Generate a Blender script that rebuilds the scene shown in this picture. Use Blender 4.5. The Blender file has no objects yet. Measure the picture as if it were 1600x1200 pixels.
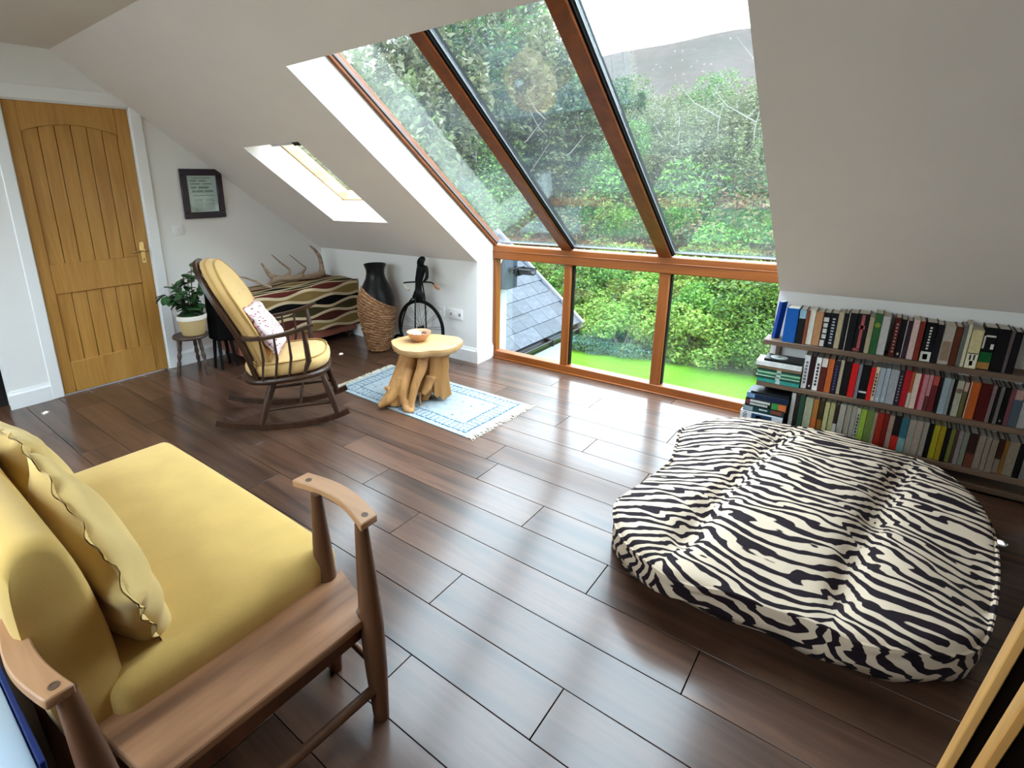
import bpy, bmesh, math, random
import numpy as np
from mathutils import Vector, Matrix
sc = bpy.context.scene
COL = sc.collection
PI = math.pi
rnd = random.Random(7)

# ---------------------------------------------------------------- camera, sky, light, exposure
cd = bpy.data.cameras.new('camera'); cam = bpy.data.objects.new('camera', cd); COL.objects.link(cam)
cd.sensor_width = 36.0; cd.lens = 18.8117; cd.shift_x = 0.07539; cd.shift_y = -0.04594
cd.clip_start = 0.02; cd.clip_end = 2000
cam.matrix_world = Matrix(((0.7638356, -0.16368717, 0.62430896, 0), (0.64516179, 0.22051718, -0.73153157, 0),
                           (-0.01792851, 0.96155015, 0.27404358, 1.43379), (0, 0, 0, 1)))
sc.camera = cam
sc.view_settings.view_transform = 'Standard'; sc.view_settings.look = 'None'
sc.view_settings.gamma = 1.0; sc.view_settings.use_curve_mapping = False
EXPOSURE = 4.05
sc.view_settings.exposure = EXPOSURE
sc.cycles.max_bounces = 10; sc.cycles.diffuse_bounces = 6; sc.cycles.glossy_bounces = 4
sc.cycles.transparent_max_bounces = 24; sc.cycles.transmission_bounces = 6
sc.cycles.sample_clamp_indirect = 6.0; sc.cycles.caustics_reflective = False; sc.cycles.caustics_refractive = False

world = bpy.data.worlds.new('world'); sc.world = world; world.use_nodes = True
wn = world.node_tree; wn.nodes.clear()
wo = wn.nodes.new('ShaderNodeOutputWorld'); wb = wn.nodes.new('ShaderNodeBackground')
wt = wn.nodes.new('ShaderNodeTexCoord'); ws = wn.nodes.new('ShaderNodeSeparateXYZ'); wr = wn.nodes.new('ShaderNodeMapRange')
wm = wn.nodes.new('ShaderNodeMix'); wm.data_type = 'RGBA'
wn.links.new(wt.outputs['Generated'], ws.inputs[0]); wn.links.new(ws.outputs['Z'], wr.inputs[0])
wr.inputs['From Min'].default_value = 0.0; wr.inputs['From Max'].default_value = 1.0
wn.links.new(wr.outputs[0], wm.inputs['Factor'])
wm.inputs['A'].default_value = (0.40, 0.43, 0.46, 1); wm.inputs['B'].default_value = (0.93, 1.05, 1.23, 1)   # overcast: zenith brighter than horizon
wn.links.new(wm.outputs['Result'], wb.inputs['Color']); wb.inputs['Strength'].default_value = 1.0
wn.links.new(wb.outputs[0], wo.inputs[0])

# ---------------------------------------------------------------- node helpers
class X:
    """a value in a node tree; arithmetic adds math nodes"""
    def __init__(s, nt, v): s.nt, s.v = nt, v
    def op(s, o, *a, clamp=False):
        n = s.nt.nodes.new('ShaderNodeMath'); n.operation = o; n.use_clamp = clamp
        for i, q in enumerate((s,) + a):
            if isinstance(q, X): q = q.v
            if isinstance(q, (int, float)): n.inputs[i].default_value = q
            else: s.nt.links.new(q, n.inputs[i])
        return X(s.nt, n.outputs[0])
    def __add__(s, o): return s.op('ADD', o)
    __radd__ = __add__
    def __sub__(s, o): return s.op('SUBTRACT', o)
    def __rsub__(s, o): return (s * -1.0) + o
    def __mul__(s, o): return s.op('MULTIPLY', o)
    __rmul__ = __mul__
    def __truediv__(s, o): return s.op('DIVIDE', o)
    def sin(s): return s.op('SINE')
    def abs(s): return s.op('ABSOLUTE')
    def frac(s): return s.op('FRACT')
    def gt(s, o): return s.op('GREATER_THAN', o)
    def lt(s, o): return s.op('LESS_THAN', o)
    def min(s, o): return s.op('MINIMUM', o)
    def max(s, o): return s.op('MAXIMUM', o)
    def step(s, a, b):
        n = s.nt.nodes.new('ShaderNodeMapRange'); n.interpolation_type = 'SMOOTHSTEP'
        s.nt.links.new(s.v, n.inputs[0]); n.inputs[1].default_value = a; n.inputs[2].default_value = b
        return X(s.nt, n.outputs[0])

def col4(c): return (c[0], c[1], c[2], 1.0)
def hexc(h):
    f = lambda v: v / 12.92 if v <= 0.04045 else ((v + 0.055) / 1.055) ** 2.4
    return tuple(f(int(h[i:i + 2], 16) / 255) for i in (0, 2, 4))

def newmat(name, color=(0.5, 0.5, 0.5), rough=0.6, spec=0.4, metal=0.0):
    m = bpy.data.materials.new(name); m.use_nodes = True
    b = m.node_tree.nodes['Principled BSDF']
    b.inputs['Base Color'].default_value = col4(color); b.inputs['Roughness'].default_value = rough
    b.inputs['Metallic'].default_value = metal; b.inputs['Specular IOR Level'].default_value = spec
    return m
def NT(m): return m.node_tree, m.node_tree.nodes['Principled BSDF']
def coords(nt, kind='Object'):
    t = nt.nodes.new('ShaderNodeTexCoord'); s = nt.nodes.new('ShaderNodeSeparateXYZ')
    nt.links.new(t.outputs[kind], s.inputs[0])
    return t.outputs[kind], X(nt, s.outputs[0]), X(nt, s.outputs[1]), X(nt, s.outputs[2])
def vec(nt, x, y, z):
    n = nt.nodes.new('ShaderNodeCombineXYZ')
    for i, q in enumerate((x, y, z)):
        if isinstance(q, X): nt.links.new(q.v, n.inputs[i])
        else: n.inputs[i].default_value = q
    return n.outputs[0]
def noise(nt, v, scale, detail=3.0, rough=0.5, dist=0.0, out=0):
    n = nt.nodes.new('ShaderNodeTexNoise'); n.inputs['Scale'].default_value = scale; n.inputs['Detail'].default_value = detail
    n.inputs['Roughness'].default_value = rough; n.inputs['Distortion'].default_value = dist
    nt.links.new(v, n.inputs['Vector']); return X(nt, n.outputs[out])
def mixc(nt, f, a, b):
    n = nt.nodes.new('ShaderNodeMix'); n.data_type = 'RGBA'
    if isinstance(f, X): nt.links.new(f.v, n.inputs['Factor'])
    else: n.inputs['Factor'].default_value = f
    for s, q in (('A', a), ('B', b)):
        if isinstance(q, (tuple, list)): n.inputs[s].default_value = col4(q)
        else: nt.links.new(q, n.inputs[s])
    return n.outputs['Result']
def ramp(nt, f, stops, const=False):
    n = nt.nodes.new('ShaderNodeValToRGB'); r = n.color_ramp
    if const: r.interpolation = 'CONSTANT'
    while len(r.elements) < len(stops): r.elements.new(0.5)
    for e, (p, c) in zip(r.elements, stops): e.position = p; e.color = col4(c)
    nt.links.new(f.v, n.inputs[0]); return n.outputs[0]
def bump(nt, b, h, strength=0.3, dist=0.01):
    n = nt.nodes.new('ShaderNodeBump'); n.inputs['Strength'].default_value = strength; n.inputs['Distance'].default_value = dist
    nt.links.new(h.v, n.inputs['Height']); nt.links.new(n.outputs[0], b.inputs['Normal'])
def objrandom(nt):
    n = nt.nodes.new('ShaderNodeObjectInfo'); return X(nt, n.outputs['Random'])

def wood(name, c1, c2, axis=2, scale=1.0, rough=0.45, vary=0.0, spec=0.4, dark=None, bumpy=0.08):
    m = newmat(name, c1, rough, spec); nt, b = NT(m); v, x, y, z = coords(nt)
    k = [14.0 * scale] * 3; k[axis] = 1.2 * scale
    if vary:
        r = objrandom(nt); off = r * 37.0
        p = vec(nt, x * k[0] + off, y * k[1] + off * 0.7, z * k[2] + off)
    else: p = vec(nt, x * k[0], y * k[1], z * k[2])
    g = noise(nt, p, 1.0, 5.0, 0.6, 1.2); g2 = noise(nt, p, 4.0, 3.0, 0.6)
    f = (g * 0.75 + g2 * 0.25).step(0.32, 0.68)
    c = mixc(nt, f, c1, c2)
    if dark:
        dk = noise(nt, p, 0.55, 2.0, 0.5, 2.0).step(0.55, 0.75); c = mixc(nt, dk * 0.7, c, dark)
    if vary:
        hs = nt.nodes.new('ShaderNodeHueSaturation'); nt.links.new(c, hs.inputs['Color'])
        vv = r * vary + (1.0 - vary / 2); nt.links.new(vv.v, hs.inputs['Value']); c = hs.outputs[0]
    nt.links.new(c, b.inputs['Base Color'])
    if bumpy: bump(nt, b, g2 + g, bumpy, 0.002)
    return m
def fabric(name, c, rough=0.9, weave=700.0, var=0.05, wrinkle=0.0):
    m = newmat(name, c, rough, 0.15); nt, b = NT(m); v, x, y, z = coords(nt)
    n1 = noise(nt, v, weave, 1.0); n2 = noise(nt, v, 9.0, 3.0)
    d = tuple(q * (1 - var * 2) for q in c); e = tuple(min(1, q * (1 + var)) for q in c)
    nt.links.new(mixc(nt, (n1 * 0.5 + n2 * 0.5).step(0.3, 0.7), d, e), b.inputs['Base Color'])
    h = n1 * 0.25
    if wrinkle: h = h + noise(nt, v, 14.0, 2.0, 0.5, 0.6) * wrinkle
    bump(nt, b, h, 0.35, 0.004)
    b.inputs['Sheen Weight'].default_value = 0.15
    return m
_plain = {}
def plain(c, rough=0.6, spec=0.15):
    key = (tuple(round(q, 3) for q in c), rough)
    if key not in _plain:
        m = newmat('paint_%03d' % len(_plain), c, rough, spec); nt, b = NT(m); v, x, y, z = coords(nt)
        n = noise(nt, v, 60.0, 3.0).step(0.3, 0.7)
        nt.links.new(mixc(nt, n, tuple(q * 0.80 for q in c), tuple(min(1, q * 0.98) for q in c)), b.inputs['Base Color'])
        _plain[key] = m
    return _plain[key]

# ---------------------------------------------------------------- mesh helpers
def B(): return bmesh.new()
def _merge(bm, t, M=None):
    if M is not None: bmesh.ops.transform(t, matrix=M, verts=t.verts)
    me = bpy.data.meshes.new('tmp'); t.to_mesh(me); t.free(); bm.from_mesh(me); bpy.data.meshes.remove(me)
def box(bm, lo, hi, bev=0.0, seg=1, M=None):
    t = bmesh.new(); bmesh.ops.create_cube(t, size=1.0)
    for v in t.verts: v.co = Vector([lo[i] if v.co[i] < 0 else hi[i] for i in range(3)])
    if bev: bmesh.ops.bevel(t, geom=t.edges[:], offset=bev, segments=seg, affect='EDGES', profile=0.5)
    _merge(bm, t, M); return bm
def prism(bm, poly, a, b, M=None, bev=0.0):
    """poly in (p,q), extruded along the third axis from a to b (x,y -> z by default)"""
    t = bmesh.new(); v0 = [t.verts.new((p, q, a)) for p, q in poly]; v1 = [t.verts.new((p, q, b)) for p, q in poly]
    n = len(poly); t.faces.new(v0[::-1]); t.faces.new(v1)
    for i in range(n): t.faces.new((v0[i], v0[(i + 1) % n], v1[(i + 1) % n], v1[i]))
    bmesh.ops.recalc_face_normals(t, faces=t.faces[:])
    if bev: bmesh.ops.bevel(t, geom=[e for e in t.edges], offset=bev, segments=1, affect='EDGES')
    _merge(bm, t, M); return bm
def frames(P, closed):
    n = len(P); T = []
    for i in range(n):
        a = P[i - 1] if (i > 0 or closed) else P[i]; b = P[(i + 1) % n] if (i < n - 1 or closed) else P[i]
        T.append((b - a).normalized())
    up = Vector((0, 0, 1)) if abs(T[0].z) < 0.9 else Vector((1, 0, 0))
    u = (up - T[0] * up.dot(T[0])).normalized(); R = []
    for i in range(n):
        u = (u - T[i] * u.dot(T[i]))
        u = u.normalized() if u.length > 1e-6 else T[i].orthogonal().normalized()
        R.append((u.copy(), T[i].cross(u)))
    return R
def tube(bm, pts, rad, n=10, closed=False, flat=None, caps=True):
    """round (or flat=(a,b): rectangular half sizes along up/side) sweep"""
    P = [Vector(p) for p in pts]; F = frames(P, closed); rings = []
    if not hasattr(rad, '__len__'): rad = [rad] * len(P)
    for i, p in enumerate(P):
        u, w = F[i]; r = rad[i]; ring = []
        if flat:
            a, b = flat
            for s, q in ((1, 1), (1, -1), (-1, -1), (-1, 1)): ring.append(bm.verts.new(p + u * (a * s * r) + w * (b * q * r)))
        else:
            for k in range(n):
                t = 2 * PI * k / n; ring.append(bm.verts.new(p + u * (math.cos(t) * r) + w * (math.sin(t) * r)))
        rings.append(ring)
    m = len(rings[0]); last = len(P) if closed else len(P) - 1
    for i in range(last):
        a, b = rings[i], rings[(i + 1) % len(P)]
        for k in range(m): bm.faces.new((a[k], a[(k + 1) % m], b[(k + 1) % m], b[k]))
    if caps and not closed: bm.faces.new(rings[0][::-1]); bm.faces.new(rings[-1])
    return bm
def lathe(bm, prof, n=24, c=(0, 0, 0), M=None, wob=None):
    t = bmesh.new(); rings = []
    for r, z in prof:
        if r < 1e-5: rings.append([t.verts.new((0, 0, z))]); continue
        rings.append([t.verts.new(((r + (wob(2 * PI * k / n, z) if wob else 0)) * math.cos(2 * PI * k / n), (r + (wob(2 * PI * k / n, z) if wob else 0)) * math.sin(2 * PI * k / n), z)) for k in range(n)])
    for a, b in zip(rings, rings[1:]):
        if len(a) == 1 and len(b) == 1: continue
        for k in range(n):
            if len(a) == 1: t.faces.new((a[0], b[k], b[(k + 1) % n]))
            elif len(b) == 1: t.faces.new((a[k], b[0], a[(k + 1) % n]))
            else: t.faces.new((a[k], a[(k + 1) % n], b[(k + 1) % n], b[k]))
    bmesh.ops.recalc_face_normals(t, faces=t.faces[:])
    _merge(bm, t, (Matrix.Translation(Vector(c)) @ M) if M else Matrix.Translation(Vector(c))); return bm
def grid(bm, f, nu, nv, closeu=False, uv=None):
    V = [[bm.verts.new(f(i / (nu if closeu else nu - 1), j / (nv - 1))) for j in range(nv)] for i in range(nu)]
    lay = bm.loops.layers.uv.verify() if uv else None
    for i in range(nu if closeu else nu - 1):
        for j in range(nv - 1):
            i2 = (i + 1) % nu; fc = bm.faces.new((V[i][j], V[i2][j], V[i2][j + 1], V[i][j + 1]))
            if uv:
                for l, (a, b) in zip(fc.loops, ((i, j), (i + 1, j), (i + 1, j + 1), (i, j + 1))):
                    l[lay].uv = uv(a / (nu if closeu else nu - 1), b / (nv - 1))
    return V
def bez(P, n=12):
    """Catmull-Rom through P"""
    P = [Vector(p) for p in P]; out = []
    Q = [P[0] * 2 - P[1]] + P + [P[-1] * 2 - P[-2]]
    for i in range(1, len(Q) - 2):
        for k in range(n):
            t = k / n; a, b, c, d = Q[i - 1], Q[i], Q[i + 1], Q[i + 2]
            out.append(0.5 * ((2 * b) + (c - a) * t + (2 * a - 5 * b + 4 * c - d) * t * t + (3 * b - a - 3 * c + d) * t ** 3))
    out.append(P[-1]); return out
def lerp(a, b, t): return a + (b - a) * t
def interp(x, xs, ys): return float(np.interp(x, xs, ys))

def mesh_of(name, bm, m, smooth=40.0):
    me = bpy.data.meshes.new(name); bm.to_mesh(me); bm.free()
    for q in (m if isinstance(m, (list, tuple)) else [m]): me.materials.append(q)
    if smooth:
        me.shade_smooth(); me.set_sharp_from_angle(angle=math.radians(smooth))
    return me
def obj(name, bm, m, parent=None, label=None, cat=None, group=None, kind=None, smooth=40.0, local=False):
    me = bm if isinstance(bm, bpy.types.Mesh) else mesh_of(name, bm, m, smooth)
    o = bpy.data.objects.new(name, me); COL.objects.link(o)
    if parent is not None:
        if not local:
            p = parent; off = Vector((0, 0, 0))
            while p is not None: off += Vector(p.location); p = p.parent
            if off.length > 0: me.transform(Matrix.Translation(-off))
        o.parent = parent
    return tag(o, label, cat, group, kind)
def tag(o, label=None, cat=None, group=None, kind=None):
    if label: o['label'] = label
    if cat: o['category'] = cat
    if group: o['group'] = group
    if kind: o['kind'] = kind
    return o
def thing(name, label, cat, loc=(0, 0, 0), rz=0.0, group=None, kind=None):
    o = bpy.data.objects.new(name, None); COL.objects.link(o); o.location = loc; o.rotation_euler = (0, 0, rz)
    o.empty_display_size = 0.1
    return tag(o, label, cat, group, kind)
def dup(root, loc=None, rz=None, label=None):
    r = root.copy(); COL.objects.link(r)
    if loc is not None: r.location = loc
    if rz is not None: r.rotation_euler = (0, 0, rz)
    if label: r['label'] = label
    for ch in list(root.children):
        c = ch.copy(); COL.objects.link(c); c.parent = r
        for g in list(ch.children):
            d = g.copy(); COL.objects.link(d); d.parent = c
    return r
def struct(name, bm, m, parent=None, smooth=30.0, label=None): return obj(name, bm, m, parent, label=label, kind='structure', smooth=smooth)
def base_at(o, loc):
    """move a one-mesh thing's origin to loc, geometry staying put"""
    o.data.transform(Matrix.Translation(-Vector(loc))); o.location = loc; return o
# ---------------------------------------------------------------- materials
def plaster(name, c, rough=0.85):
    m = newmat(name, c, rough, 0.2); nt, b = NT(m); v, x, y, z = coords(nt)
    n = noise(nt, v, 3.0, 4.0); f = noise(nt, v, 160.0, 2.0)
    nt.links.new(mixc(nt, n.step(0.3, 0.7), tuple(q * 0.97 for q in c), c), b.inputs['Base Color']); bump(nt, b, f, 0.04, 0.002); return m
WHITE = plaster('white_plaster', (0.80, 0.785, 0.765)); GLOSSW = newmat('white_gloss_paint', (0.82, 0.82, 0.82), 0.35, 0.4)
CEIL = plaster('ceiling_paint', (0.76, 0.705, 0.655))
OAK = wood('oak_veneer', (0.50, 0.255, 0.06), (0.38, 0.175, 0.035), 2, 1.0, 0.42)
OAKG = newmat('oak_groove', (0.16, 0.075, 0.02), 0.6)
FRAME = wood('stained_window_wood', (0.27, 0.076, 0.011), (0.19, 0.048, 0.007), 0, 0.8, 0.38)
FRAMEV = wood('stained_window_wood_upright', (0.27, 0.076, 0.011), (0.19, 0.048, 0.007), 2, 0.8, 0.38)
PINE = wood('pale_pine', (0.80, 0.52, 0.25), (0.68, 0.40, 0.16), 1, 0.8, 0.45)
PINEV = wood('varnished_pine', (0.72, 0.40, 0.13), (0.52, 0.25, 0.07), 2, 0.7, 0.45)
FLOOR = wood('walnut_laminate', (0.105, 0.050, 0.029), (0.045, 0.020, 0.012), 0, 0.55, 0.45, vary=0.45, spec=0.15, dark=(0.014, 0.007, 0.005), bumpy=0.02)
fb_ = FLOOR.node_tree.nodes['Principled BSDF']; fb_.inputs['Coat Weight'].default_value = 0.75; fb_.inputs['Coat Roughness'].default_value = 0.19; fb_.inputs['Coat IOR'].default_value = 1.5
SUB = newmat('dark_underlay', (0.012, 0.009, 0.008), 0.9)
SOFAW = wood('sofa_teak', (0.36, 0.175, 0.085), (0.105, 0.044, 0.020), 1, 0.36, 0.45, dark=(0.055, 0.022, 0.010))
SOFAL = wood('sofa_teak_upright', (0.135, 0.056, 0.024), (0.062, 0.025, 0.011), 2, 0.6, 0.42)
SOFAR = wood('sofa_teak_rail', (0.40, 0.215, 0.105), (0.27, 0.13, 0.060), 0, 0.6, 0.42)
YELLOW = fabric('mustard_wool', (0.56, 0.36, 0.105), wrinkle=0.2)
YELLOW2 = fabric('mustard_cotton', (0.60, 0.42, 0.16), wrinkle=0.5)
CREAMY = fabric('honey_upholstery', (0.58, 0.37, 0.145), wrinkle=0.2)
PIPING = newmat('tan_piping', (0.42, 0.24, 0.07), 0.8)
ROCKW = wood('rocker_elm', (0.055, 0.023, 0.011), (0.024, 0.010, 0.006), 2, 1.2, 0.35)
BLACK = newmat('black_satin', (0.004, 0.004, 0.0045), 0.45, .2); BLACKM = newmat('black_cloth', (0.003, 0.0028, 0.0028), 0.9, .08)
BRASS = newmat('brass', (0.75, 0.50, 0.20), 0.3, 0.5, 1.0); CHROME = newmat('chrome', (0.8, 0.8, 0.82), 0.15, 0.5, 1.0)
PLASTIC = newmat('white_plastic', (0.80, 0.79, 0.78), 0.35)

def glassmat(name, haze=0.0, tint=(0.93, 0.98, 0.97), wet=False):
    m = bpy.data.materials.new(name); m.use_nodes = True; nt = m.node_tree; nt.nodes.clear()
    o = nt.nodes.new('ShaderNodeOutputMaterial'); tr = nt.nodes.new('ShaderNodeBsdfTransparent'); gl = nt.nodes.new('ShaderNodeBsdfGlossy')
    tr.inputs[0].default_value = col4(tint); gl.inputs['Roughness'].default_value = 0.0; gl.inputs[0].default_value = (0.93, 1, 1, 1)
    fr = nt.nodes.new('ShaderNodeFresnel'); gb = nt.nodes.new('ShaderNodeNewGeometry'); nt.links.new((X(nt, gb.outputs['Backfacing']) * (1 / 1.5 - 1.5) + 1.5).v, fr.inputs[0]); mx = nt.nodes.new('ShaderNodeMixShader')
    nt.links.new(fr.outputs[0], mx.inputs[0]); nt.links.new(tr.outputs[0], mx.inputs[1]); nt.links.new(gl.outputs[0], mx.inputs[2])
    last = mx
    if haze:
        df = nt.nodes.new('ShaderNodeBsdfTranslucent'); df.inputs[0].default_value = (0.75, 0.88, 0.9, 1); m2 = nt.nodes.new('ShaderNodeMixShader')
        v, x, y, z = coords(nt)
        h = noise(nt, v, 2.2, 3.0).step(0.3, 0.75) * haze + haze * 0.4
        if wet:
            n = nt.nodes.new('ShaderNodeTexVoronoi'); n.inputs['Scale'].default_value = 34.0; nt.links.new(v, n.inputs['Vector'])
            h = h + X(nt, n.outputs['Distance']).lt(0.09) * 0.10
        nt.links.new(h.v, m2.inputs[0]); nt.links.new(mx.outputs[0], m2.inputs[1]); nt.links.new(df.outputs[0], m2.inputs[2]); last = m2
    nt.links.new(last.outputs[0], o.inputs[0]); return m
GLASS = glassmat('window_glass'); GLASSWET = glassmat('rain_spotted_roof_glass', 0.008, wet=True)

# ---------------------------------------------------------------- the room
XG, XE, YK, YW, ZK = -4.426, 1.6, 3.43, 3.652, 0.839          # gable wall, far end, knee wall, glazing plane, knee wall height
XJ, XR = -2.471, -0.43                                          # window opening
ANG = 0.6212; SA, CA = math.sin(ANG), math.cos(ANG)
ZF = 2.33; TT = 2.025; TF = (ZF - ZK) / SA; YF = YK - TF * CA; YB = -0.6; YKB = -2.68
def slopeM(y0=YK, z0=ZK, sgn=1):   # local (x, t, n): t runs up the roof slope, n points outwards
    return Matrix(((1, 0, 0, 0), (0, -CA * sgn, SA * sgn, y0), (0, SA, CA, z0), (0, 0, 0, 1)))
def slope_box(bm, x0, x1, t0, t1, n0, n1, bev=0.0, M=None): return box(bm, (x0, t0, n0), (x1, t1, n1), bev, 1, M or slopeM())
NB = 0.224                                                       # glazing plane above the ceiling plane
bm = B()
S0, S1, ST0, ST1 = -3.655, -3.005, 0.541, 1.50                   # roof window by the gable
slope_box(bm, XG - .12, S0, -0.3, TF, 0, NB + .03); slope_box(bm, S1, XJ + .001, -0.3, TF, 0, NB + .03)
slope_box(bm, S0, S1, -0.3, ST0, 0, NB + .03); slope_box(bm, S0, S1, ST1, TF, 0, NB + .03)
slope_box(bm, XJ + .001, XR - .001, TT, TF, 0, NB + .03); slope_box(bm, XR - .001, XE + .1, -0.3, TF, 0, NB + .03)
box(bm, (XG - .12, YB - .1, ZF), (XE + .1, YF + .14, ZF + .25))
MB_ = slopeM(YKB, ZF - (YB - YKB) * SA / CA, -1); TB = (YB - YKB) / CA
FILL_WIN_X = [(-4.1, -2.5), (-2.3, -0.6)]; rt0, rt1 = 0.35, 2.4  # spans of the added rear openings, sized for fill daylight
xs = [XG - .12] + [q for p in FILL_WIN_X for q in p] + [XE + .1]
for i in range(0, len(xs) - 1):
    if i % 2 == 0: slope_box(bm, xs[i], xs[i + 1], -0.02, TB, 0, .25, M=MB_)
    else: slope_box(bm, xs[i], xs[i + 1], -0.02, rt0, 0, .25, M=MB_); slope_box(bm, xs[i], xs[i + 1], rt1, TB, 0, .25, M=MB_)
struct('ceiling', bm, CEIL)
bm = B(); box(bm, (XG - .12, YK, -.12), (XJ, YW + .1, ZK + .12)); struct('wall_knee_corner', bm, WHITE)
bm = B(); box(bm, (XR, YK, -.12), (XE + .1, YW + .1, ZK + .12)); struct('wall_knee_bookcase', bm, WHITE)
zkb = ZF - (YB - YKB) * SA / CA
bm = B(); box(bm, (XG - .12, YKB - .12, -.12), (XE + .1, YKB, zkb + .2)); struct('wall_back', bm, WHITE)
bm = B(); prism(bm, [(-2.8, -.1), (3.75, -.1), (3.75, .75), (1.3, 2.5), (-.6, 2.5), (-2.8, .9)], XE, XE + .12, Matrix(((0, 0, 1, 0), (1, 0, 0, 0), (0, 1, 0, 0), (0, 0, 0, 1)))); struct('wall_right', bm, WHITE)
GM = Matrix(((0, 0, 1, 0), (1, 0, 0, 0), (0, 1, 0, 0), (0, 0, 0, 1)))   # (y, z, x)
DY0, DY1, DH = 1.012, 1.782, 2.012
bm = B()
prism(bm, [(DY1, -.1), (3.72, -.1), (3.72, .74), (DY1, 2.13)], XG - .12, XG, GM)
prism(bm, [(DY0, DH), (DY1, DH), (DY1, 2.40), (DY0, 2.40)], XG - .12, XG, GM)
prism(bm, [(.715, -.1), (DY0, -.1), (DY0, 2.40), (.715, 2.40)], XG - .12, XG, GM)
prism(bm, [(-.35, 2.08), (.715, 2.08), (.715, 2.40), (-.35, 2.40)], XG - .12, XG, GM)
prism(bm, [(-2.8, -.1), (-.35, -.1), (-.35, 2.40), (-.7, 2.40), (-2.8, .95)], XG - .12, XG, GM)
struct('wall_gable', bm, WHITE)
bm = B(); box(bm, (XG - 1.5, -.6, -.1), (XG - 1.4, 1.05, 2.4)); box(bm, (XG - 1.4, .95, -.1), (XG - .12, 1.0, 2.4)); box(bm, (XG - 1.4, -.6, -.1), (XG - .12, -.5, 2.4)); box(bm, (XG - 1.5, -.6, 2.35), (XG - .12, 1.05, 2.45))
struct('wall_hallway', bm, plaster('oxblood_paint', (0.085, 0.022, 0.018)))

# floor: slab with every board a plank of its own
bm = B(); box(bm, (XG - 1.4, YKB - .1, -.12), (XE + .1, YW + .12, -.014)); floor = struct('floor', bm, SUB)
PW, PL, PY0 = 0.1965, 1.187, 0.7781
def plank_mesh(L):
    bm = B(); box(bm, (0, 0, -.016), (L - .0028, PW - .0030, 0), .0008); return mesh_of('plank', bm, FLOOR)
full = plank_mesh(PL)
seen = {-1: -0.20, 0: -.95, 1: -.5226, 2: -1.047, 3: -.2527, 4: -.6377, 5: -1.0256, 6: -1.409, 7: -.30, 8: -.75, 9: -1.1177, 10: -.2, 11: -.7905, 12: -1.35, 13: -.55, 14: -.95}
for r in range(-13, 15):
    y0 = PY0 + r * PW
    if y0 < -1.7: continue
    x0 = seen.get(r, rnd.uniform(-1.2, 0)); x0 -= PL * math.ceil((x0 - XG) / PL)
    x = x0
    while x < XE:
        a, e = max(x, XG - (.118 if -.4 < y0 < .6 else 0)), min(x + PL, XE)
        if a < -5: a = XG
        y1 = y0 + PW
        if e - a > .04:
            o = obj('plank', full if (a == x and e == x + PL) else plank_mesh(e - a), FLOOR, floor, local=True); o.location = (a, y0, 0)
        x += PL

def skirt(name, a, b, h=.125, th=.016):
    """baseboard from a to b (xy), standing on the floor, thickness to the left of a->b"""
    bm = B(); d = Vector((b[0] - a[0], b[1] - a[1], 0)); L = d.length; d.normalize(); n = Vector((-d.y, d.x, 0))
    M = Matrix(((n.x, 0, d.x, a[0]), (n.y, 0, d.y, a[1]), (0, 1, 0, 0), (0, 0, 0, 1)))
    prism(bm, [(0, 0), (th, 0), (th, h * .80), (th * .55, h * .88), (th * .45, h), (0, h)], 0, L, M)
    return struct(name, bm, GLOSSW)
skirt('baseboard_knee', (XJ, YK), (XG, YK)); skirt('baseboard_jamb', (XJ, YW - .005), (XJ, YK - .016))
skirt('baseboard_gable', (XG, YK), (XG, 1.862)); skirt('baseboard_hall', (XG, .945), (XG, .70)); skirt('baseboard_bookcase', (XE, YK), (XR, YK))
# ---------------------------------------------------------------- door with casing
bm = B()
box(bm, (XG, DY0 - .068, 0), (XG + .018, DY0 + .004, DH + .072), .004); box(bm, (XG, DY1 - .004, 0), (XG + .018, DY1 + .078, DH + .072), .004)
box(bm, (XG, DY0 - .068, DH - .002), (XG + .018, DY1 + .078, DH + .088), .004)
struct('trim_1', bm, GLOSSW)
bm = B()
box(bm, (XG - .118, DY0 - .002, 0), (XG - .001, DY0 + .010, DH)); box(bm, (XG - .118, DY1 - .010, 0), (XG - .001, DY1 + .002, DH)); box(bm, (XG - .118, DY0, DH - .010), (XG - .001, DY1, DH + .002))
struct('trim_2', bm, GLOSSW)
door = tag(thing('door_1', 'oak plank door with an arched upper panel, closed, beside the framed print', None, (XG, DY0, 0), 0, kind='structure'))
dx0, dx1 = XG - .046, XG - .006; a, b_ = DY0 + .010, DY1 - .010; H = DH - .010
def dbox(bm, y0, y1, z0, z1, bev=.004): return box(bm, (dx0, y0, z0), (dx1, y1, z1), bev)
p0, p1 = a + .078, b_ - .090
obj('stile', dbox(B(), a, p0, .006, H), OAK, door); obj('stile', dbox(B(), p1, b_, .006, H), OAK, door)
obj('rail', dbox(B(), p0, p1, .006, .235), OAK, door); obj('rail', dbox(B(), p0, p1, .735, .945), OAK, door)
arch = [(p0, 1.815), ] + [(lerp(p0, p1, t), 1.815 + .055 * math.sin(PI * t) ** .8) for t in [i / 14 for i in range(1, 14)]] + [(p1, 1.815), (p1, H), (p0, H)]
obj('rail', prism(B(), arch, dx0, dx1, GM, .003), OAK, door, label='arched top rail')
npl = 6; pw = (p1 - p0) / npl
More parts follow.
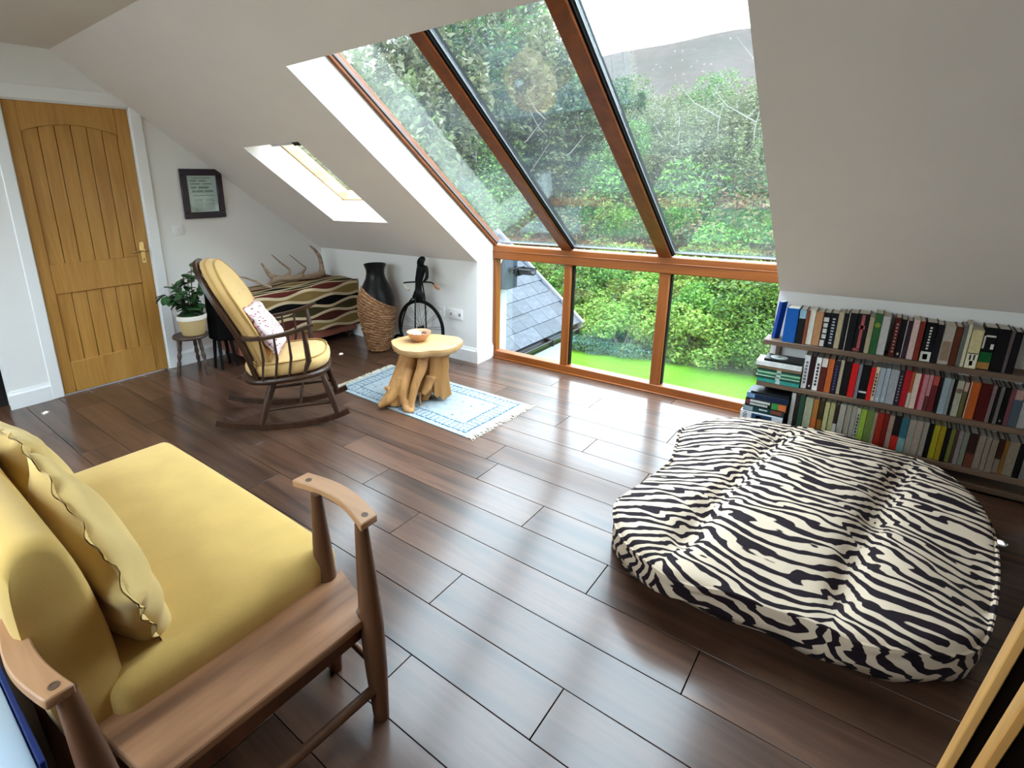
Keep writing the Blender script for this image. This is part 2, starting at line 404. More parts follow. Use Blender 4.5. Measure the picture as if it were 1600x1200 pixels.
for k in range(npl):
    y0, y1 = p0 + k * pw, p0 + (k + 1) * pw
    zt = lambda y: 1.83 + .055 * math.sin(PI * (y - p0) / (p1 - p0)) ** .8
    bm = B(); prism(bm, [(y0 + .0018, .93), (y1 - .0018, .93), (y1 - .0018, zt(y1 - .01)), (y0 + .0018, zt(y0 + .01))], dx0 + .008, dx1 - .013, GM, .0025); obj('plank', bm, OAK, door)
    bm = B(); box(bm, (dx0 + .008, y0 + .0018, .22), (dx1 - .013, y1 - .0018, .75), .0025); obj('plank', bm, OAK, door)
bm = B(); box(bm, (dx0 + .006, p0, .2), (dx0 + .016, p1, 1.87)); obj('panel_back', bm, OAKG, door)
pl = obj('handle_plate', box(B(), (dx1, 1.703, .885), (dx1 + .006, 1.737, 1.050), .003), BRASS, door)
bm = B(); tube(bm, [(dx1, 1.72, .985), (dx1 + .045, 1.72, .985)], .008); tube(bm, bez([(dx1 + .043, 1.726, .985), (dx1 + .048, 1.69, .987), (dx1 + .045, 1.65, .978), (dx1 + .043, 1.625, .982)], 5), [.008] * 6 + [.007] * 10, 8)
obj('lever', bm, BRASS, pl)
obj('keyhole', lathe(B(), [(0, .002), (.006, .002), (.006, 0), (0, 0)], 10, (dx1 + .006, 1.72, .915), Matrix.Rotation(PI / 2, 4, 'Y')), OAKG, pl)

# ---------------------------------------------------------------- the big window
win = thing('window_1', 'large stained wood window rising from the floor up into the roof slope', None, (XJ, YW, 0), kind='structure')
WX0, WX1 = XJ, XR + .35
obj('sill', box(B(), (WX0, YW - .004, 0), (WX1, YW + .08, .060), .004), FRAME, win)
bm = B(); box(bm, (WX0, YW - .020, 0), (WX1, YW + .003, .010), .003); obj('sill_bead', bm, FRAME, win)
obj('transom_beam', box(B(), (WX0, YW - .01, .842), (WX1, YW + .09, .952), .006), FRAME, win)
obj('transom_bead', box(B(), (WX0, YW - .014, .905), (WX1, YW - .008, .911), .002), FRAME, win)
obj('mullion', box(B(), (XJ, YW, .055), (XJ + .030, YW + .07, .85), .004), FRAMEV, win)
for x0, x1 in ((-1.838, -1.782), (-1.146, -1.080), (-.46, -.40)):
    obj('mullion', box(B(), (x0, YW, .055), (x1, YW + .07, .85), .005), FRAMEV, win)
    obj('glazing_bead', box(B(), (x1, YW + .03, .055), (x1 + .006, YW + .075, .85)), BLACKM, win)
xs = [XJ + .030, -1.838, -1.782, -1.146, -1.080, -.46]
for k in range(3):
    bm = B(); box(bm, (xs[2 * k], YW + .040, .052), (xs[2 * k + 1], YW + .046, .85)); obj('pane', bm, GLASS, win, smooth=0)
GW = slopeM(YW, .952)
obj('rafter', slope_box(B(), XJ + .001, XJ + .022, -.02, 2.4, .0, .07, .003, GW), wood('stained_rafter', (0.24, 0.062, 0.010), (0.15, 0.035, 0.006), 1, .8, .4), win)
PALEB = newmat('pale_bead', (.14, .14, .145), .5)
RAFT = bpy.data.materials['stained_rafter']
for x0, x1 in ((-1.868, -1.782), (-1.166, -1.080), (-.43, -.35)):
    obj('rafter', slope_box(B(), x0, x1, -.02, 2.4, -.006, .08, .006, GW), RAFT, win)
    obj('glazing_bead', slope_box(B(), x1, x1 + .010, 0, 2.4, .006, .07, 0, GW), BLACKM, win); obj('glazing_bead', slope_box(B(), x1 + .010, x1 + .015, 0, 2.4, .024, .034, 0, GW), PALEB, win)
obj('glazing_bead', slope_box(B(), XJ + .022, XJ + .030, 0, 2.4, .022, .034, 0, GW), PALEB, win)
xs = [XJ + .030, -1.868, -1.766, -1.166, -1.064, -.43]
for k in range(3):
    bm = B(); slope_box(bm, xs[2 * k], xs[2 * k + 1], .0, 2.4, .035, .041, 0, GW); obj('pane', bm, GLASSWET, win, smooth=0)
    bm = B(); slope_box(bm, xs[2 * k], xs[2 * k + 1], .0, .012, .022, .036, 0, GW); obj('glazing_bead', bm, PALEB, win)
bm = B(); slope_box(bm, XJ, XR + .1, 2.3, 2.5, -.02, .12, 0, GW); obj('head', bm, FRAME, win)

# roof window by the gable
w2 = thing('window_2', 'small pine roof window deep in the sloping ceiling above the striped throw', None, (S1, 2.6, 1.6), kind='structure')
SL = slopeM(); n0 = NB - .02
PB = wood('roof_window_pine', (0.78, 0.50, 0.24), (0.66, 0.38, 0.15), 1, .7, .4)
for a in ((S1 - .10, S1, ST0, ST1), (S0, S0 + .012, ST0, ST1)): obj('frame', slope_box(B(), a[0], a[1], a[2], a[3], n0, n0 + .09, .004, SL), PB, w2)
obj('frame', slope_box(B(), S0, S1, ST0, ST0 + .012, n0, n0 + .09, .003, SL), PB, w2); obj('frame', slope_box(B(), S0, S1, ST1 - .10, ST1, n0 - .03, n0 + .09, .004, SL), PB, w2)
obj('sash', slope_box(B(), S1 - .215, S1 - .10, ST0 + .03, ST1 - .10, n0 + .03, n0 + .07, .004, SL), PB, w2)
bm = B(); prism(bm, [(ST1 - .34, 0), (ST1 - .10, -.05), (ST1 - .10, .05), (ST1 - .34, .03)], S1 - .165, S1 - .10, slopeM(YK, ZK) @ Matrix(((0, 0, 1, 0), (1, 0, 0, 0), (0, 1, 0, n0 + .02), (0, 0, 0, 1)))); obj('hinge_cheek', bm, PB, w2)
obj('control_bar', slope_box(B(), S0 + .30, S1 - .02, ST1 - .045, ST1 - .004, .015, .045, .006, SL), CHROME, w2); obj('control_bar_cap', slope_box(B(), S1 - .10, S1 - .02, ST1 - .05, ST1 - .003, .010, .048, .004, SL), BLACK, w2)
bm = B(); slope_box(bm, S0 + .012, S1 - .10, ST0 + .01, ST1 - .1, n0 + .05, n0 + .056, 0, SL); obj('pane', bm, GLASS, w2, smooth=0)
# unseen roof windows added in the slope behind the camera to brighten the room
for k, (x0, x1) in enumerate(FILL_WIN_X):
    w = thing('window_%d' % (k + 3), None, None, ((x0 + x1) / 2, YKB + .6, 1.5), kind='structure')
    for q in ((x0, x0 + .06, rt0, rt1), (x1 - .06, x1, rt0, rt1), (x0, x1, rt0, rt0 + .06), (x0, x1, rt1 - .06, rt1)): obj('frame', slope_box(B(), *q, .16, .25, .004, MB_), PB, w)
    obj('pane', slope_box(B(), x0 + .05, x1 - .05, rt0 + .05, rt1 - .05, .20, .206, 0, MB_), GLASS, w, smooth=0)

# ---------------------------------------------------------------- fittings on the walls
t = thing('light_switch', 'square white light switch on the wall below the framed print', 'switch', (XG, 2.015, 1.12))
pl = obj('plate', box(B(), (XG, 1.970, 1.076), (XG + .010, 2.058, 1.164), .004, 2), PLASTIC, t); obj('rocker', box(B(), (XG + .009, 2.004, 1.10), (XG + .014, 2.024, 1.14), .002), PLASTIC, t)
t = thing('wall_socket', 'double white wall socket on the knee wall, nearer the big window', 'socket', (-2.69, YK, .39), group='white sockets on the knee wall')
obj('plate', box(B(), (-2.762, YK - .010, .346), (-2.618, YK, .433), .004, 2), PLASTIC, t)
for x in (-2.735, -2.690, -2.645): obj('switch' if x == -2.690 else 'pin_holes', box(B(), (x - .011, YK - .013, .375), (x + .011, YK - .009, .400), .002), PLASTIC if x == -2.690 else newmat('socket_grey', (.25, .25, .25)), t)
t = thing('wall_socket', 'single white wall socket beside the penny-farthing wheel', 'socket', (-2.855, YK, .39), group='white sockets on the knee wall')
obj('plate', box(B(), (-2.900, YK - .010, .346), (-2.808, YK, .433), .004, 2), PLASTIC, t); obj('rocker', box(B(), (-2.868, YK - .013, .375), (-2.842, YK - .009, .402), .002), PLASTIC, t)
t = thing('framed_print', 'dark framed print of small grey text hanging on the white gable wall', 'picture', (XG, 2.26, 1.39))
y0, y1, z0, z1 = 2.083, 2.436, 1.198, 1.590; fw = .052; PF = newmat('plum_black_frame', (0.022, 0.010, 0.020), .35)
for q in ((y0, y1, z0, z0 + fw), (y0, y1, z1 - fw, z1)): obj('frame_rail', box(B(), (XG + .001, q[0], q[2]), (XG + .024, q[1], q[3]), .004), PF, t)
for q in ((y0, y0 + fw, z0 + fw, z1 - fw), (y1 - fw, y1, z0 + fw, z1 - fw)): obj('frame_stile', box(B(), (XG + .001, q[0], q[2]), (XG + .024, q[1], q[3]), .004), PF, t)
pp = obj('paper', box(B(), (XG + .004, y0 + fw - .002, z0 + fw - .002), (XG + .010, y1 - fw + .002, z1 - fw + .002)), newmat('print_paper', (.62, .66, .64), .5), t)
bm = B(); rr = random.Random(3)
def strip(yy, L, z, h): box(bm, (XG + .010, yy, z), (XG + .0108, yy + L, z + h))
for z, h, segs in ((1.515, .007, [(.04, .16)]), (1.492, .010, [(.03, .05), (.10, .06)]), (1.468, .009, [(.03, .08), (.13, .08)]), (1.435, .017, [(.03, .045), (.09, .09)]), (1.405, .018, [(.035, .03), (.07, .06), (.14, .075)]), (1.378, .006, [(.04, .18)]),
                   (1.345, .005, [(.04, .08), (.14, .07)]), (1.333, .005, [(.04, .075), (.14, .08)])):
    for yy, L in segs: strip(y0 + fw + yy, L, z, h)
for k in range(7):
    strip(y0 + fw + .04, .075, 1.318 - k * .009, .004); strip(y0 + fw + .125, .09, 1.318 - k * .009, .004)
strip(y0 + fw + .045, .15, 1.262, .004)
obj('printed_lines', bm, newmat('grey_ink', (.22, .23, .23), .6), pp, smooth=0)
obj('glazing', box(B(), (XG + .0125, y0 + fw - .002, z0 + fw - .002), (XG + .0145, y1 - fw + .002, z1 - fw + .002)), GLASS, t, smooth=0)
LAMPGLOW = newmat('lamp_lens', (1, .95, .85)); LAMPGLOW.node_tree.nodes['Principled BSDF'].inputs['Emission Color'].default_value = (1, .86, .70, 1); LAMPGLOW.node_tree.nodes['Principled BSDF'].inputs['Emission Strength'].default_value = 0.5
for (x, y, lab) in ((-4.175, .833, 'small round floor light set in the boards near the oak door'), (-3.582, 2.91, 'small round floor light set in the boards in front of the vase'), (.53, 2.873, 'small round floor light in the dark boards beside the zebra floor cushion')):
    t = thing('floor_light', lab, 'light', (x, y, 0), group='floor lights set in the boards')
    obj('rim', lathe(B(), [(.012, .001), (.020, .005), (.024, .003), (.025, 0)], 18, (x, y, 0)), CHROME, t); obj('lens', lathe(B(), [(0, .006), (.009, .005), (.013, .001)], 14, (x, y, 0)), LAMPGLOW, t)
# ---------------------------------------------------------------- outside
GZ = -2.6
def terrain(x, y):
    d = max(0.0, y - 12.2 - .10 * (x + 3)); return GZ + (.26 * d if d < 14 else 3.64 + .10 * (d - 14)) + .25 * math.sin(x * .7 + y * .31) * min(1, d / 3)
def ground_mat(name, c1, c2, sc_=2.0):
    m = newmat(name, c1, .95, .1); nt, b = NT(m); v, x, y, z = coords(nt)
    f = (noise(nt, v, sc_, 5.0, .6) * .6 + noise(nt, v, sc_ * 14, 3.0) * .4).step(.35, .65)
    nt.links.new(mixc(nt, f, c1, c2), b.inputs['Base Color']); bump(nt, b, f, .5, .05); return m
LAWN = ground_mat('mown_grass', (.040, .115, .004), (.062, .14, .007), .8)
BANK = ground_mat('bank_soil', (.022, .045, .010), (.055, .075, .022))
bm = B(); grid(bm, lambda u, v: (lerp(-26, 26, u), lerp(3.9, 12.9, v), GZ), 14, 8); struct('lawn', bm, LAWN, label=None)
bm = B(); grid(bm, lambda u, v: ((lerp(-1, 1, u)) * (14 + 70 * v), 12.0 + 75 * v * v + 6 * v, terrain(lerp(-1, 1, u) * (14 + 70 * v), 12.0 + 75 * v * v + 6 * v) - .05), 60, 50); struct('hillside', bm, BANK)
HILLM = ground_mat('heather_hill', (.040, .027, .022), (.024, .020, .014), .02)
bm = B()
def hillf(u, v):
    az = math.radians(lerp(75, -50, u)); r = lerp(120, 330, v); d = math.degrees(az)
    top = 12.2 - 10 * abs((d - 13) / 40) ** 1.8 + .12 * math.sin(d * .6)
    return (-r * math.sin(az), r * math.cos(az), r * math.tan(math.radians(lerp(1, max(1.5, top), v ** .8))))
grid(bm, hillf, 70, 16); struct('hills', bm, HILLM)
# lower wing of the house: slate roof, gutter, white wall
SLATE = newmat('wet_slate', (.20, .22, .26), .55, .2); nt, b = NT(SLATE); v, x, y, z = coords(nt); r = objrandom(nt)
c = mixc(nt, noise(nt, v, 16.0, 4.0).step(.3, .7), (.022, .025, .032), (.038, .042, .051)); hs = nt.nodes.new('ShaderNodeHueSaturation'); nt.links.new(c, hs.inputs['Color']); nt.links.new((r * .45 + .78).v, hs.inputs['Value']); nt.links.new(hs.outputs[0], b.inputs['Base Color'])
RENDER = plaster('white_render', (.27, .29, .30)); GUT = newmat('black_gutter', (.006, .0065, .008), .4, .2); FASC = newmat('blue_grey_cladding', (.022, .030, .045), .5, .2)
EX, EZ, EY0, EY1 = -3.44, -.60, 3.95, 7.40
wing = thing('house_wing', 'slate roofed white wing of the house seen low through the big window', 'building', (EX, 5.5, GZ))
rise = .84
RM = Matrix(((-1 / math.hypot(1, rise), 0, rise / math.hypot(1, rise), EX), (0, 1, 0, 0), (rise / math.hypot(1, rise), 0, 1 / math.hypot(1, rise), EZ), (0, 0, 0, 1)))   # (up slope, y, out)
sl = mesh_of('slate', box(B(), (0, .002, 0), (.34, .300, .009), .002), SLATE)
for r_ in range(8):
    for k in range(13):
        y = EY0 - .1 + k * .302 - (r_ % 2) * .151
        if y + .3 > EY1 + .16 or y < EY0 - .2: continue
        o = obj('roof_slate', sl, SLATE, wing, local=True)
        T = RM @ Matrix.Translation((r_ * .225 - .03, y, .012 + rnd.uniform(0, .002))) @ Matrix.Rotation(math.radians(2.2 + rnd.uniform(-.2, .3)), 4, 'Y')
        o.matrix_local = Matrix.Translation(-Vector(wing.location)) @ T
obj('roof_deck', box(B(), (-.02, EY0, -.12), (2.0, EY1, .0), 0, 1, RM), FASC, wing)
obj('verge_board', box(B(), (-.06, EY1, -.16), (2.0, EY1 + .05, .045), 0, 1, RM), newmat('pale_verge', (.12, .13, .15), .5), wing)
gt = B(); P = [(EX + .03 + .07 * math.cos(q), EZ - .06 + .06 * math.sin(q)) for q in [PI + PI * i / 8 for i in range(9)]]; P = P + [(x * .86 + (EX + .03) * .14, z + .012) for x, z in P[::-1]]
prism(gt, P, EY0, EY1 + .06, Matrix(((1, 0, 0, 0), (0, 0, 1, 0), (0, 1, 0, 0), (0, 0, 0, 1)))); g_ = obj('gutter', gt, GUT, wing)
for y in (4.6, 5.5, 6.4, 7.2): obj('gutter_bracket', box(B(), (EX - .06, y, EZ - .14), (EX + .115, y + .02, EZ - .045), .004), GUT, g_)
obj('fascia', box(B(), (EX - .12, EY0, EZ - .24), (EX - .06, EY1, EZ - .02)), GUT, wing)
obj('wall', box(B(), (EX - 2.4, EY0 - .1, GZ), (EX - .10, EY1 - .1, EZ - .12)), RENDER, wing)
t = thing('roof_edge', 'blue-grey boxed roof edge with a black gutter outside the big window', 'gutter', (-2.66, 4.1, .5))
obj('boxed_end', box(B(), (-2.95, 4.0, .515), (-2.575, 4.2, .80), .006), FASC, t)
P = [(4.1 + .055 * math.cos(q), .70 + .05 * math.sin(q)) for q in [PI + PI * i / 8 for i in range(9)]]; P += [(4.1 + (y - 4.1) * .85, z + .012) for y, z in P[::-1]]
obj('gutter', prism(B(), P, -2.575, -2.352, Matrix(((0, 0, 1, 0), (1, 0, 0, 0), (0, 1, 0, 0), (0, 0, 0, 1)))), GUT, t)
obj('gutter_bracket', box(B(), (-2.50, 4.03, .64), (-2.48, 4.17, .72), .003), GUT, t)
bm = B(); box(bm, (-2.80, 4.0, -2.6), (-2.655, 4.15, .515)); struct('wall_outside', bm, RENDER)

# --- planting: every bush and tree stands by itself; foliage is leaf blades on twigs
def leafmesh(name, n, shape, size, mats, seed, up=.3, aspect=.5):
    g = np.random.default_rng(seed); C = shape(g, n)
    d = g.normal(size=(n, 3)); d[:, 2] = d[:, 2] * .6 - up * .3; d /= np.linalg.norm(d, axis=1)[:, None]
    e = np.cross(d, g.normal(size=(n, 3))); e /= np.linalg.norm(e, axis=1)[:, None]
    s = size * g.uniform(.6, 1.3, n)[:, None]; f = np.cross(d, e) * s * .12
    V = np.stack([C - d * s * .5, C + e * s * aspect * .5 + f, C + d * s * .5, C - e * s * aspect * .5 + f], 1).reshape(-1, 3)
    me = bpy.data.meshes.new(name); me.vertices.add(4 * n); me.vertices.foreach_set('co', V.ravel().astype(np.float32))
    me.loops.add(4 * n); me.loops.foreach_set('vertex_index', np.arange(4 * n, dtype=np.int32)); me.polygons.add(n)
    me.polygons.foreach_set('loop_start', np.arange(0, 4 * n, 4, dtype=np.int32)); me.polygons.foreach_set('loop_total', np.full(n, 4, dtype=np.int32))
    for m in mats: me.materials.append(m)
    if len(mats) > 1: me.polygons.foreach_set('material_index', g.integers(0, len(mats), n).astype(np.int32))
    me.update(); return me
def leafmat(name, c, trans=.35):
    m = newmat(name, c, .55, .25); nt, b = NT(m); r = objrandom(nt); v, x, y, z = coords(nt)
    n = noise(nt, v, 2.5, 3.0); hs = nt.nodes.new('ShaderNodeHueSaturation'); hs.inputs['Color'].default_value = col4(c)
    nt.links.new((n * .9 + r * .5 + .30).v, hs.inputs['Value']); nt.links.new((r * .06 + .47).v, hs.inputs['Hue']); nt.links.new(hs.outputs[0], b.inputs['Base Color'])
    tl = nt.nodes.new('ShaderNodeBsdfTranslucent'); nt.links.new(hs.outputs[0], tl.inputs[0]); mx = nt.nodes.new('ShaderNodeMixShader'); mx.inputs[0].default_value = trans
    nt.links.new(b.outputs[0], mx.inputs[1]); nt.links.new(tl.outputs[0], mx.inputs[2]); nt.links.new(mx.outputs[0], nt.nodes['Material Output'].inputs[0]); return m
LF = {k: leafmat('leaf_' + k, c) for k, c in dict(bright=(.10, .195, .030), fresh=(.175, .24, .045), mid=(.036, .080, .018), dark=(.013, .032, .012), blue=(.055, .115, .09), birch=(.078, .096, .032), pale=(.108, .112, .056), russet=(.13, .085, .04)).items()}
BARK = newmat('grey_bark', (.12, .105, .09), .9); BIRCHB = newmat('birch_bark', (.13, .122, .105), .85)
def ell(rx, ry, rz, shell=.55, cl=14):
    def f(g, n):
        k = g.normal(size=(cl, 3)); k /= np.linalg.norm(k, axis=1)[:, None]; k *= g.uniform(.35, .85, cl)[:, None]
        i = g.integers(0, cl, n); d = g.normal(size=(n, 3)); d /= np.linalg.norm(d, axis=1)[:, None]
        p = k[i] + d * (g.uniform(shell, 1, n) ** .6)[:, None] * .42
        return p * np.array([rx, ry, rz]) + np.array([0, 0, rz])
    return f
def drape(rx, rz):   # hanging birch sprays
    def f(g, n):
        m = 90; a = g.uniform(0, 2 * PI, m); rr = rx * np.sqrt(g.uniform(.05, 1, m)); top = rz * (2 - .9 * (rr / rx) ** 2) * g.uniform(.65, 1, m); L = g.uniform(.25, .7, m) * rz
        i = g.integers(0, m, n); t = g.uniform(0, 1, n)
        return np.stack([rr[i] * np.cos(a[i]) + g.normal(0, .10, n), rr[i] * np.sin(a[i]) + g.normal(0, .10, n), top[i] - t * L[i]], 1)
    return f
def conif(r, h):
    def f(g, n):
        t = g.uniform(0, 1, n) ** 1.4; lay = np.floor(t * 11) / 11; a = np.floor(g.uniform(0, 1, n) * 9) / 9 * 2 * PI + lay * 40; q = g.uniform(.1, 1, n)
        rad = r * (1 - lay) * q
        return np.stack([rad * np.cos(a) + g.normal(0, .10, n), rad * np.sin(a) + g.normal(0, .10, n), .3 + lay * h + h * .07 * (1 - q) - .16 * rad + g.normal(0, .05, n)], 1)
    return f
def twigs(n, h, r, seed, rad=.012):
    g = random.Random(seed); bm = B()
    for k in range(n):
        a = g.uniform(0, 2 * PI); q = g.uniform(.2, .9) * r
        tube(bm, [(0, 0, 0), (q * .3 * math.cos(a), q * .3 * math.sin(a), h * .5), (q * math.cos(a), q * math.sin(a), h * g.uniform(.8, 1.1))], [rad, rad * .7, rad * .3], 5)
    return bm
def stem_mesh(h, r, seed, m, branches=6):
    g = random.Random(seed); bm = B(); P = [Vector((0, 0, -.3))]
    for k in range(1, 7): P.append(Vector((g.uniform(-.12, .12) * h * .12, g.uniform(-.12, .12) * h * .12, h * k / 6)))
    P = bez(P, 3); tube(bm, P, [r * (1 - .8 * i / (len(P) - 1)) for i in range(len(P))], 7)
    for k in range(branches):
        p = P[g.randrange(len(P) // 3, len(P) - 2)]; a = g.uniform(0, 2 * PI); L = h * g.uniform(.18, .34)
        tube(bm, [p, p + Vector((math.cos(a) * L * .6, math.sin(a) * L * .6, L * .4)), p + Vector((math.cos(a) * L, math.sin(a) * L, L * .9))], [r * .4, r * .25, r * .08], 5)
    return mesh_of('trunk', bm, m)
def plant(name, leafs, stem, label, cat, group, part='foliage'):
    t = thing(name, label, cat, (0, 0, -50), group=group); o = obj(part, leafs, None, t, local=True); o['kind'] = 'stuff'
    obj('stem' if part == 'foliage' else 'trunk', stem, None, t, local=True); return t
shrubs = []
for nm, lab, grp, mats, n, sz, sh, seed in (
    ('leafy_shrub', 'bright green leafy shrub on the bank beyond the lawn', 'bright shrubs on the bank', ('bright', 'fresh'), 1500, .17, ell(1.0, .9, .75), 1),
    ('leafy_shrub', 'mid green leafy shrub on the bank beyond the lawn', 'mid green shrubs on the bank', ('mid', 'bright'), 1600, .15, ell(1.1, 1.0, .85), 2),
    ('fern_clump', 'yellow-green fern clump on the bank beyond the lawn', 'fern clumps on the bank', ('fresh', 'bright'), 900, .26, ell(.9, .8, .5), 3),
    ('bramble_bush', 'dark green bramble bush on the bank below the trees', 'bramble bushes on the bank', ('dark', 'mid', 'russet'), 1500, .16, ell(1.2, 1.0, .8), 4),
    ('blue_shrub', 'blue-green low shrub at the far edge of the lawn', 'blue-green shrubs by the lawn', ('blue', 'mid'), 1500, .11, ell(1.2, .8, .45), 5)):
    shrubs.append(plant(nm, leafmesh('foliage', int(n * 1.9), sh, sz * .68, [LF[q] for q in mats], seed), mesh_of('stem', twigs(9, 1.1, .9, seed), BARK), lab, 'shrub', grp))
trees = {}
for key, nm, lab, grp, mats, n, sz, sh, h, r, bark, seed in (
    ('birch', 'birch_tree', 'birch tree with hanging grey-green sprays in the wood beyond the lawn', 'birch trees in the wood', ('birch', 'pale'), 9000, .20, drape(2.3, 3.6), 7.0, .085, BIRCHB, 11),
    ('broad', 'broadleaf_tree', 'round green broadleaf tree in the wood beyond the lawn', 'broadleaf trees in the wood', ('mid', 'birch', 'bright'), 15000, .155, ell(2.4, 2.4, 2.9, .5, 26), 5.0, .12, BARK, 12),
    ('dark', 'dense_tree', 'dark green dense tree in the wood beyond the lawn', 'dark trees in the wood', ('dark', 'mid'), 13000, .16, ell(2.2, 2.2, 3.0, .5, 22), 5.0, .13, BARK, 13),
    ('conif', 'conifer_tree', 'layered conifer with drooping branches in the wood beyond the lawn', 'conifers in the wood', ('mid', 'dark', 'birch'), 8000, .24, conif(2.3, 6.5), 6.6, .11, BARK, 14),
    ('pale', 'willow_tree', 'pale grey-green willow tree in the wood beyond the lawn', 'willows in the wood', ('pale', 'birch'), 9000, .19, ell(2.5, 2.4, 3.0, .5, 30), 5.5, .09, BIRCHB, 15)):
    trees[key] = plant(nm, leafmesh('crown', n, sh, sz, [LF[q] for q in mats], seed), stem_mesh(h, r, seed, bark), lab, 'tree', grp, 'crown')
used = set()
def put(proto, x, y, s, dz=0.0):
    z = terrain(x, y) + dz
    if id(proto) in used: o = dup(proto)
    else: used.add(id(proto)); o = proto
    o.location = (x, y, z); o.scale = (s, s, s * rnd.uniform(.9, 1.15)); o.rotation_euler = (0, 0, rnd.uniform(0, 6.28)); return o
def azpos(az, y): return -y * math.tan(math.radians(az)), y
for i in range(22): x = -7.6 + i * .5 + rnd.uniform(-.2, .2); put(shrubs[4 if 2 <= i <= 6 else (2, 0, 1)[i % 3]], x, 12.5 + rnd.uniform(0, .4) + .1 * (x + 3), rnd.uniform(.6, .8), -.32)
for row, (y, n, s) in enumerate(((13.2, 18, .7), (13.9, 21, .85), (15.2, 21, .95), (16.8, 22, 1.1), (18.6, 22, 1.3))):
    for i in range(n):
        az = lerp(36, -12, (i + rnd.uniform(.1, .9)) / n); x, yy = azpos(az, y + rnd.uniform(-.5, .5))
        put(shrubs[rnd.choice((0, 0, 1, 2, 1) if row < 3 else (1, 3, 0, 3))], x, yy, s * rnd.uniform(.8, 1.2), -.1)
H0 = dict(birch=7.0, broad=6.5, dark=6.7, conif=7.1, pale=6.7)
for az, y, k, s in ((27.5, 12.9, 4, .7), (24.5, 13.0, 4, .75), (22.5, 12.9, 4, .65), (26, 13.4, 1, .8), (23.5, 13.5, 0, .8), (21, 13.3, 2, .8), (28.5, 13.4, 1, .8), (25, 14.1, 1, .9), (27.5, 14.2, 0, .9)):
    x, yy = azpos(az, y); put(shrubs[k], x, yy, s, -.25)
for az, y, k, el in ((47, 15.5, 'birch', 15), (42.5, 18, 'birch', 19), (52, 17, 'birch', 14), (38.5, 20, 'dark', 19), (45, 22, 'broad', 12.5), (36, 16.5, 'broad', 8), (34.5, 23, 'birch', 22), (30.5, 22, 'dark', 15), (33, 18.5, 'conif', 10),
                     (28.5, 18.5, 'conif', 8), (25.5, 21, 'conif', 9.5), (22.3, 19.5, 'broad', 6.5), (31.5, 27, 'broad', 18), (24, 27, 'dark', 10.5), (20.5, 23, 'conif', 8.5), (18.5, 21, 'pale', 8.5), (15.5, 24, 'pale', 8.2), (12.5, 22, 'pale', 9.6), (9.5, 24, 'birch', 9.5),
                     (17, 18.5, 'birch', 5.5), (13.7, 19, 'birch', 6.5), (10.8, 18, 'birch', 6), (7.5, 21, 'broad', 8), (4.5, 22, 'pale', 9), (5, 28, 'broad', 9), (21.5, 30, 'broad', 10), (17.5, 31, 'pale', 9), (13.5, 30, 'broad', 9.8), (9.5, 31, 'pale', 9.5), (40, 27, 'broad', 16.5), (48.5, 26, 'dark', 12.5), (55, 22, 'broad', 13), (36.5, 30, 'birch', 19.5), (31, 32, 'birch', 20), (58, 17, 'birch', 13), (1, 24, 'birch', 9), (-5, 22, 'broad', 8), (-10, 26, 'pale', 9), (-16, 22, 'dark', 9), (-23, 24, 'broad', 9.5), (-30, 22, 'birch', 10)):
    x, yy = azpos(az, y * math.cos(math.radians(az)) * 1.12); s = (1.43 + math.hypot(x, yy) * math.tan(math.radians(el)) - terrain(x, yy)) / H0[k]
    o = put(trees[k], x, yy, s); o.scale = (max(s, .62), max(s, .62), s)
# ---------------------------------------------------------------- yellow sofa with the built-in side shelf
sofa = thing('sofa', 'mustard yellow sofa with a teak frame and a teak side shelf between two bowed rails', 'sofa', (-1.6, .5, 0))
def soft(lo, hi, bev, seg=4, bulge=(0, 0, 0), n=(14, 8, 4)):
    """rounded upholstery block with slightly swollen faces"""
    bm = bmesh.new(); bmesh.ops.create_cube(bm, size=1.0)
    for v in bm.verts: v.co = Vector([lo[i] if v.co[i] < 0 else hi[i] for i in range(3)])
    bmesh.ops.bevel(bm, geom=bm.edges[:], offset=bev, segments=seg, affect='EDGES', profile=.5)
    bmesh.ops.subdivide_edges(bm, edges=[e for e in bm.edges if e.calc_length() > .2], cuts=9, use_grid_fill=True)
    c = [(a + b) / 2 for a, b in zip(lo, hi)]; h = [(b - a) / 2 for a, b in zip(lo, hi)]
    for v in bm.verts:
        q = [(v.co[i] - c[i]) / h[i] for i in range(3)]
        for i in range(3):
            j, k = (i + 1) % 3, (i + 2) % 3
            v.co[i] += bulge[i] * q[i] * max(0, 1 - q[j] ** 2) * max(0, 1 - q[k] ** 2)
    return bm
obj('seat_mattress', soft((-2.235, .22, .265), (-1.105, .845, .415), .045, 5, (.01, .012, .012)), YELLOW, sofa, smooth=60)
bm = B(); pr_ = [(.150, .27), (.245, .27), (.262, .42), (.245, .60), (.215, .74), (.185, .79), (.140, .80), (.105, .765), (.098, .65), (.112, .45)]
P = bez([Vector((0, y, z)) for y, z in pr_] + [Vector((0, pr_[0][0], pr_[0][1]))], 4)[:-1]
def backf(u, v):
    x = lerp(-2.235, -1.135, v); e = min(1, min(v, 1 - v) / .035); e = math.sqrt(max(0, 1 - (1 - e) ** 2)); k = int(round(u * len(P))) % len(P); p = P[k]
    cy, cz = .15, .52; s = .80 + .20 * e
    return (x, cy + (p.y - cy) * s, cz + (p.z - cz) * (.93 + .07 * e))
V = grid(bm, backf, len(P), 60, closeu=True)
bm.faces.new([V[i][0] for i in range(len(P))]); bm.faces.new([V[i][-1] for i in range(len(P))][::-1]); bmesh.ops.recalc_face_normals(bm, faces=bm.faces[:])
bk = obj('backrest', bm, YELLOW, sofa, smooth=60)
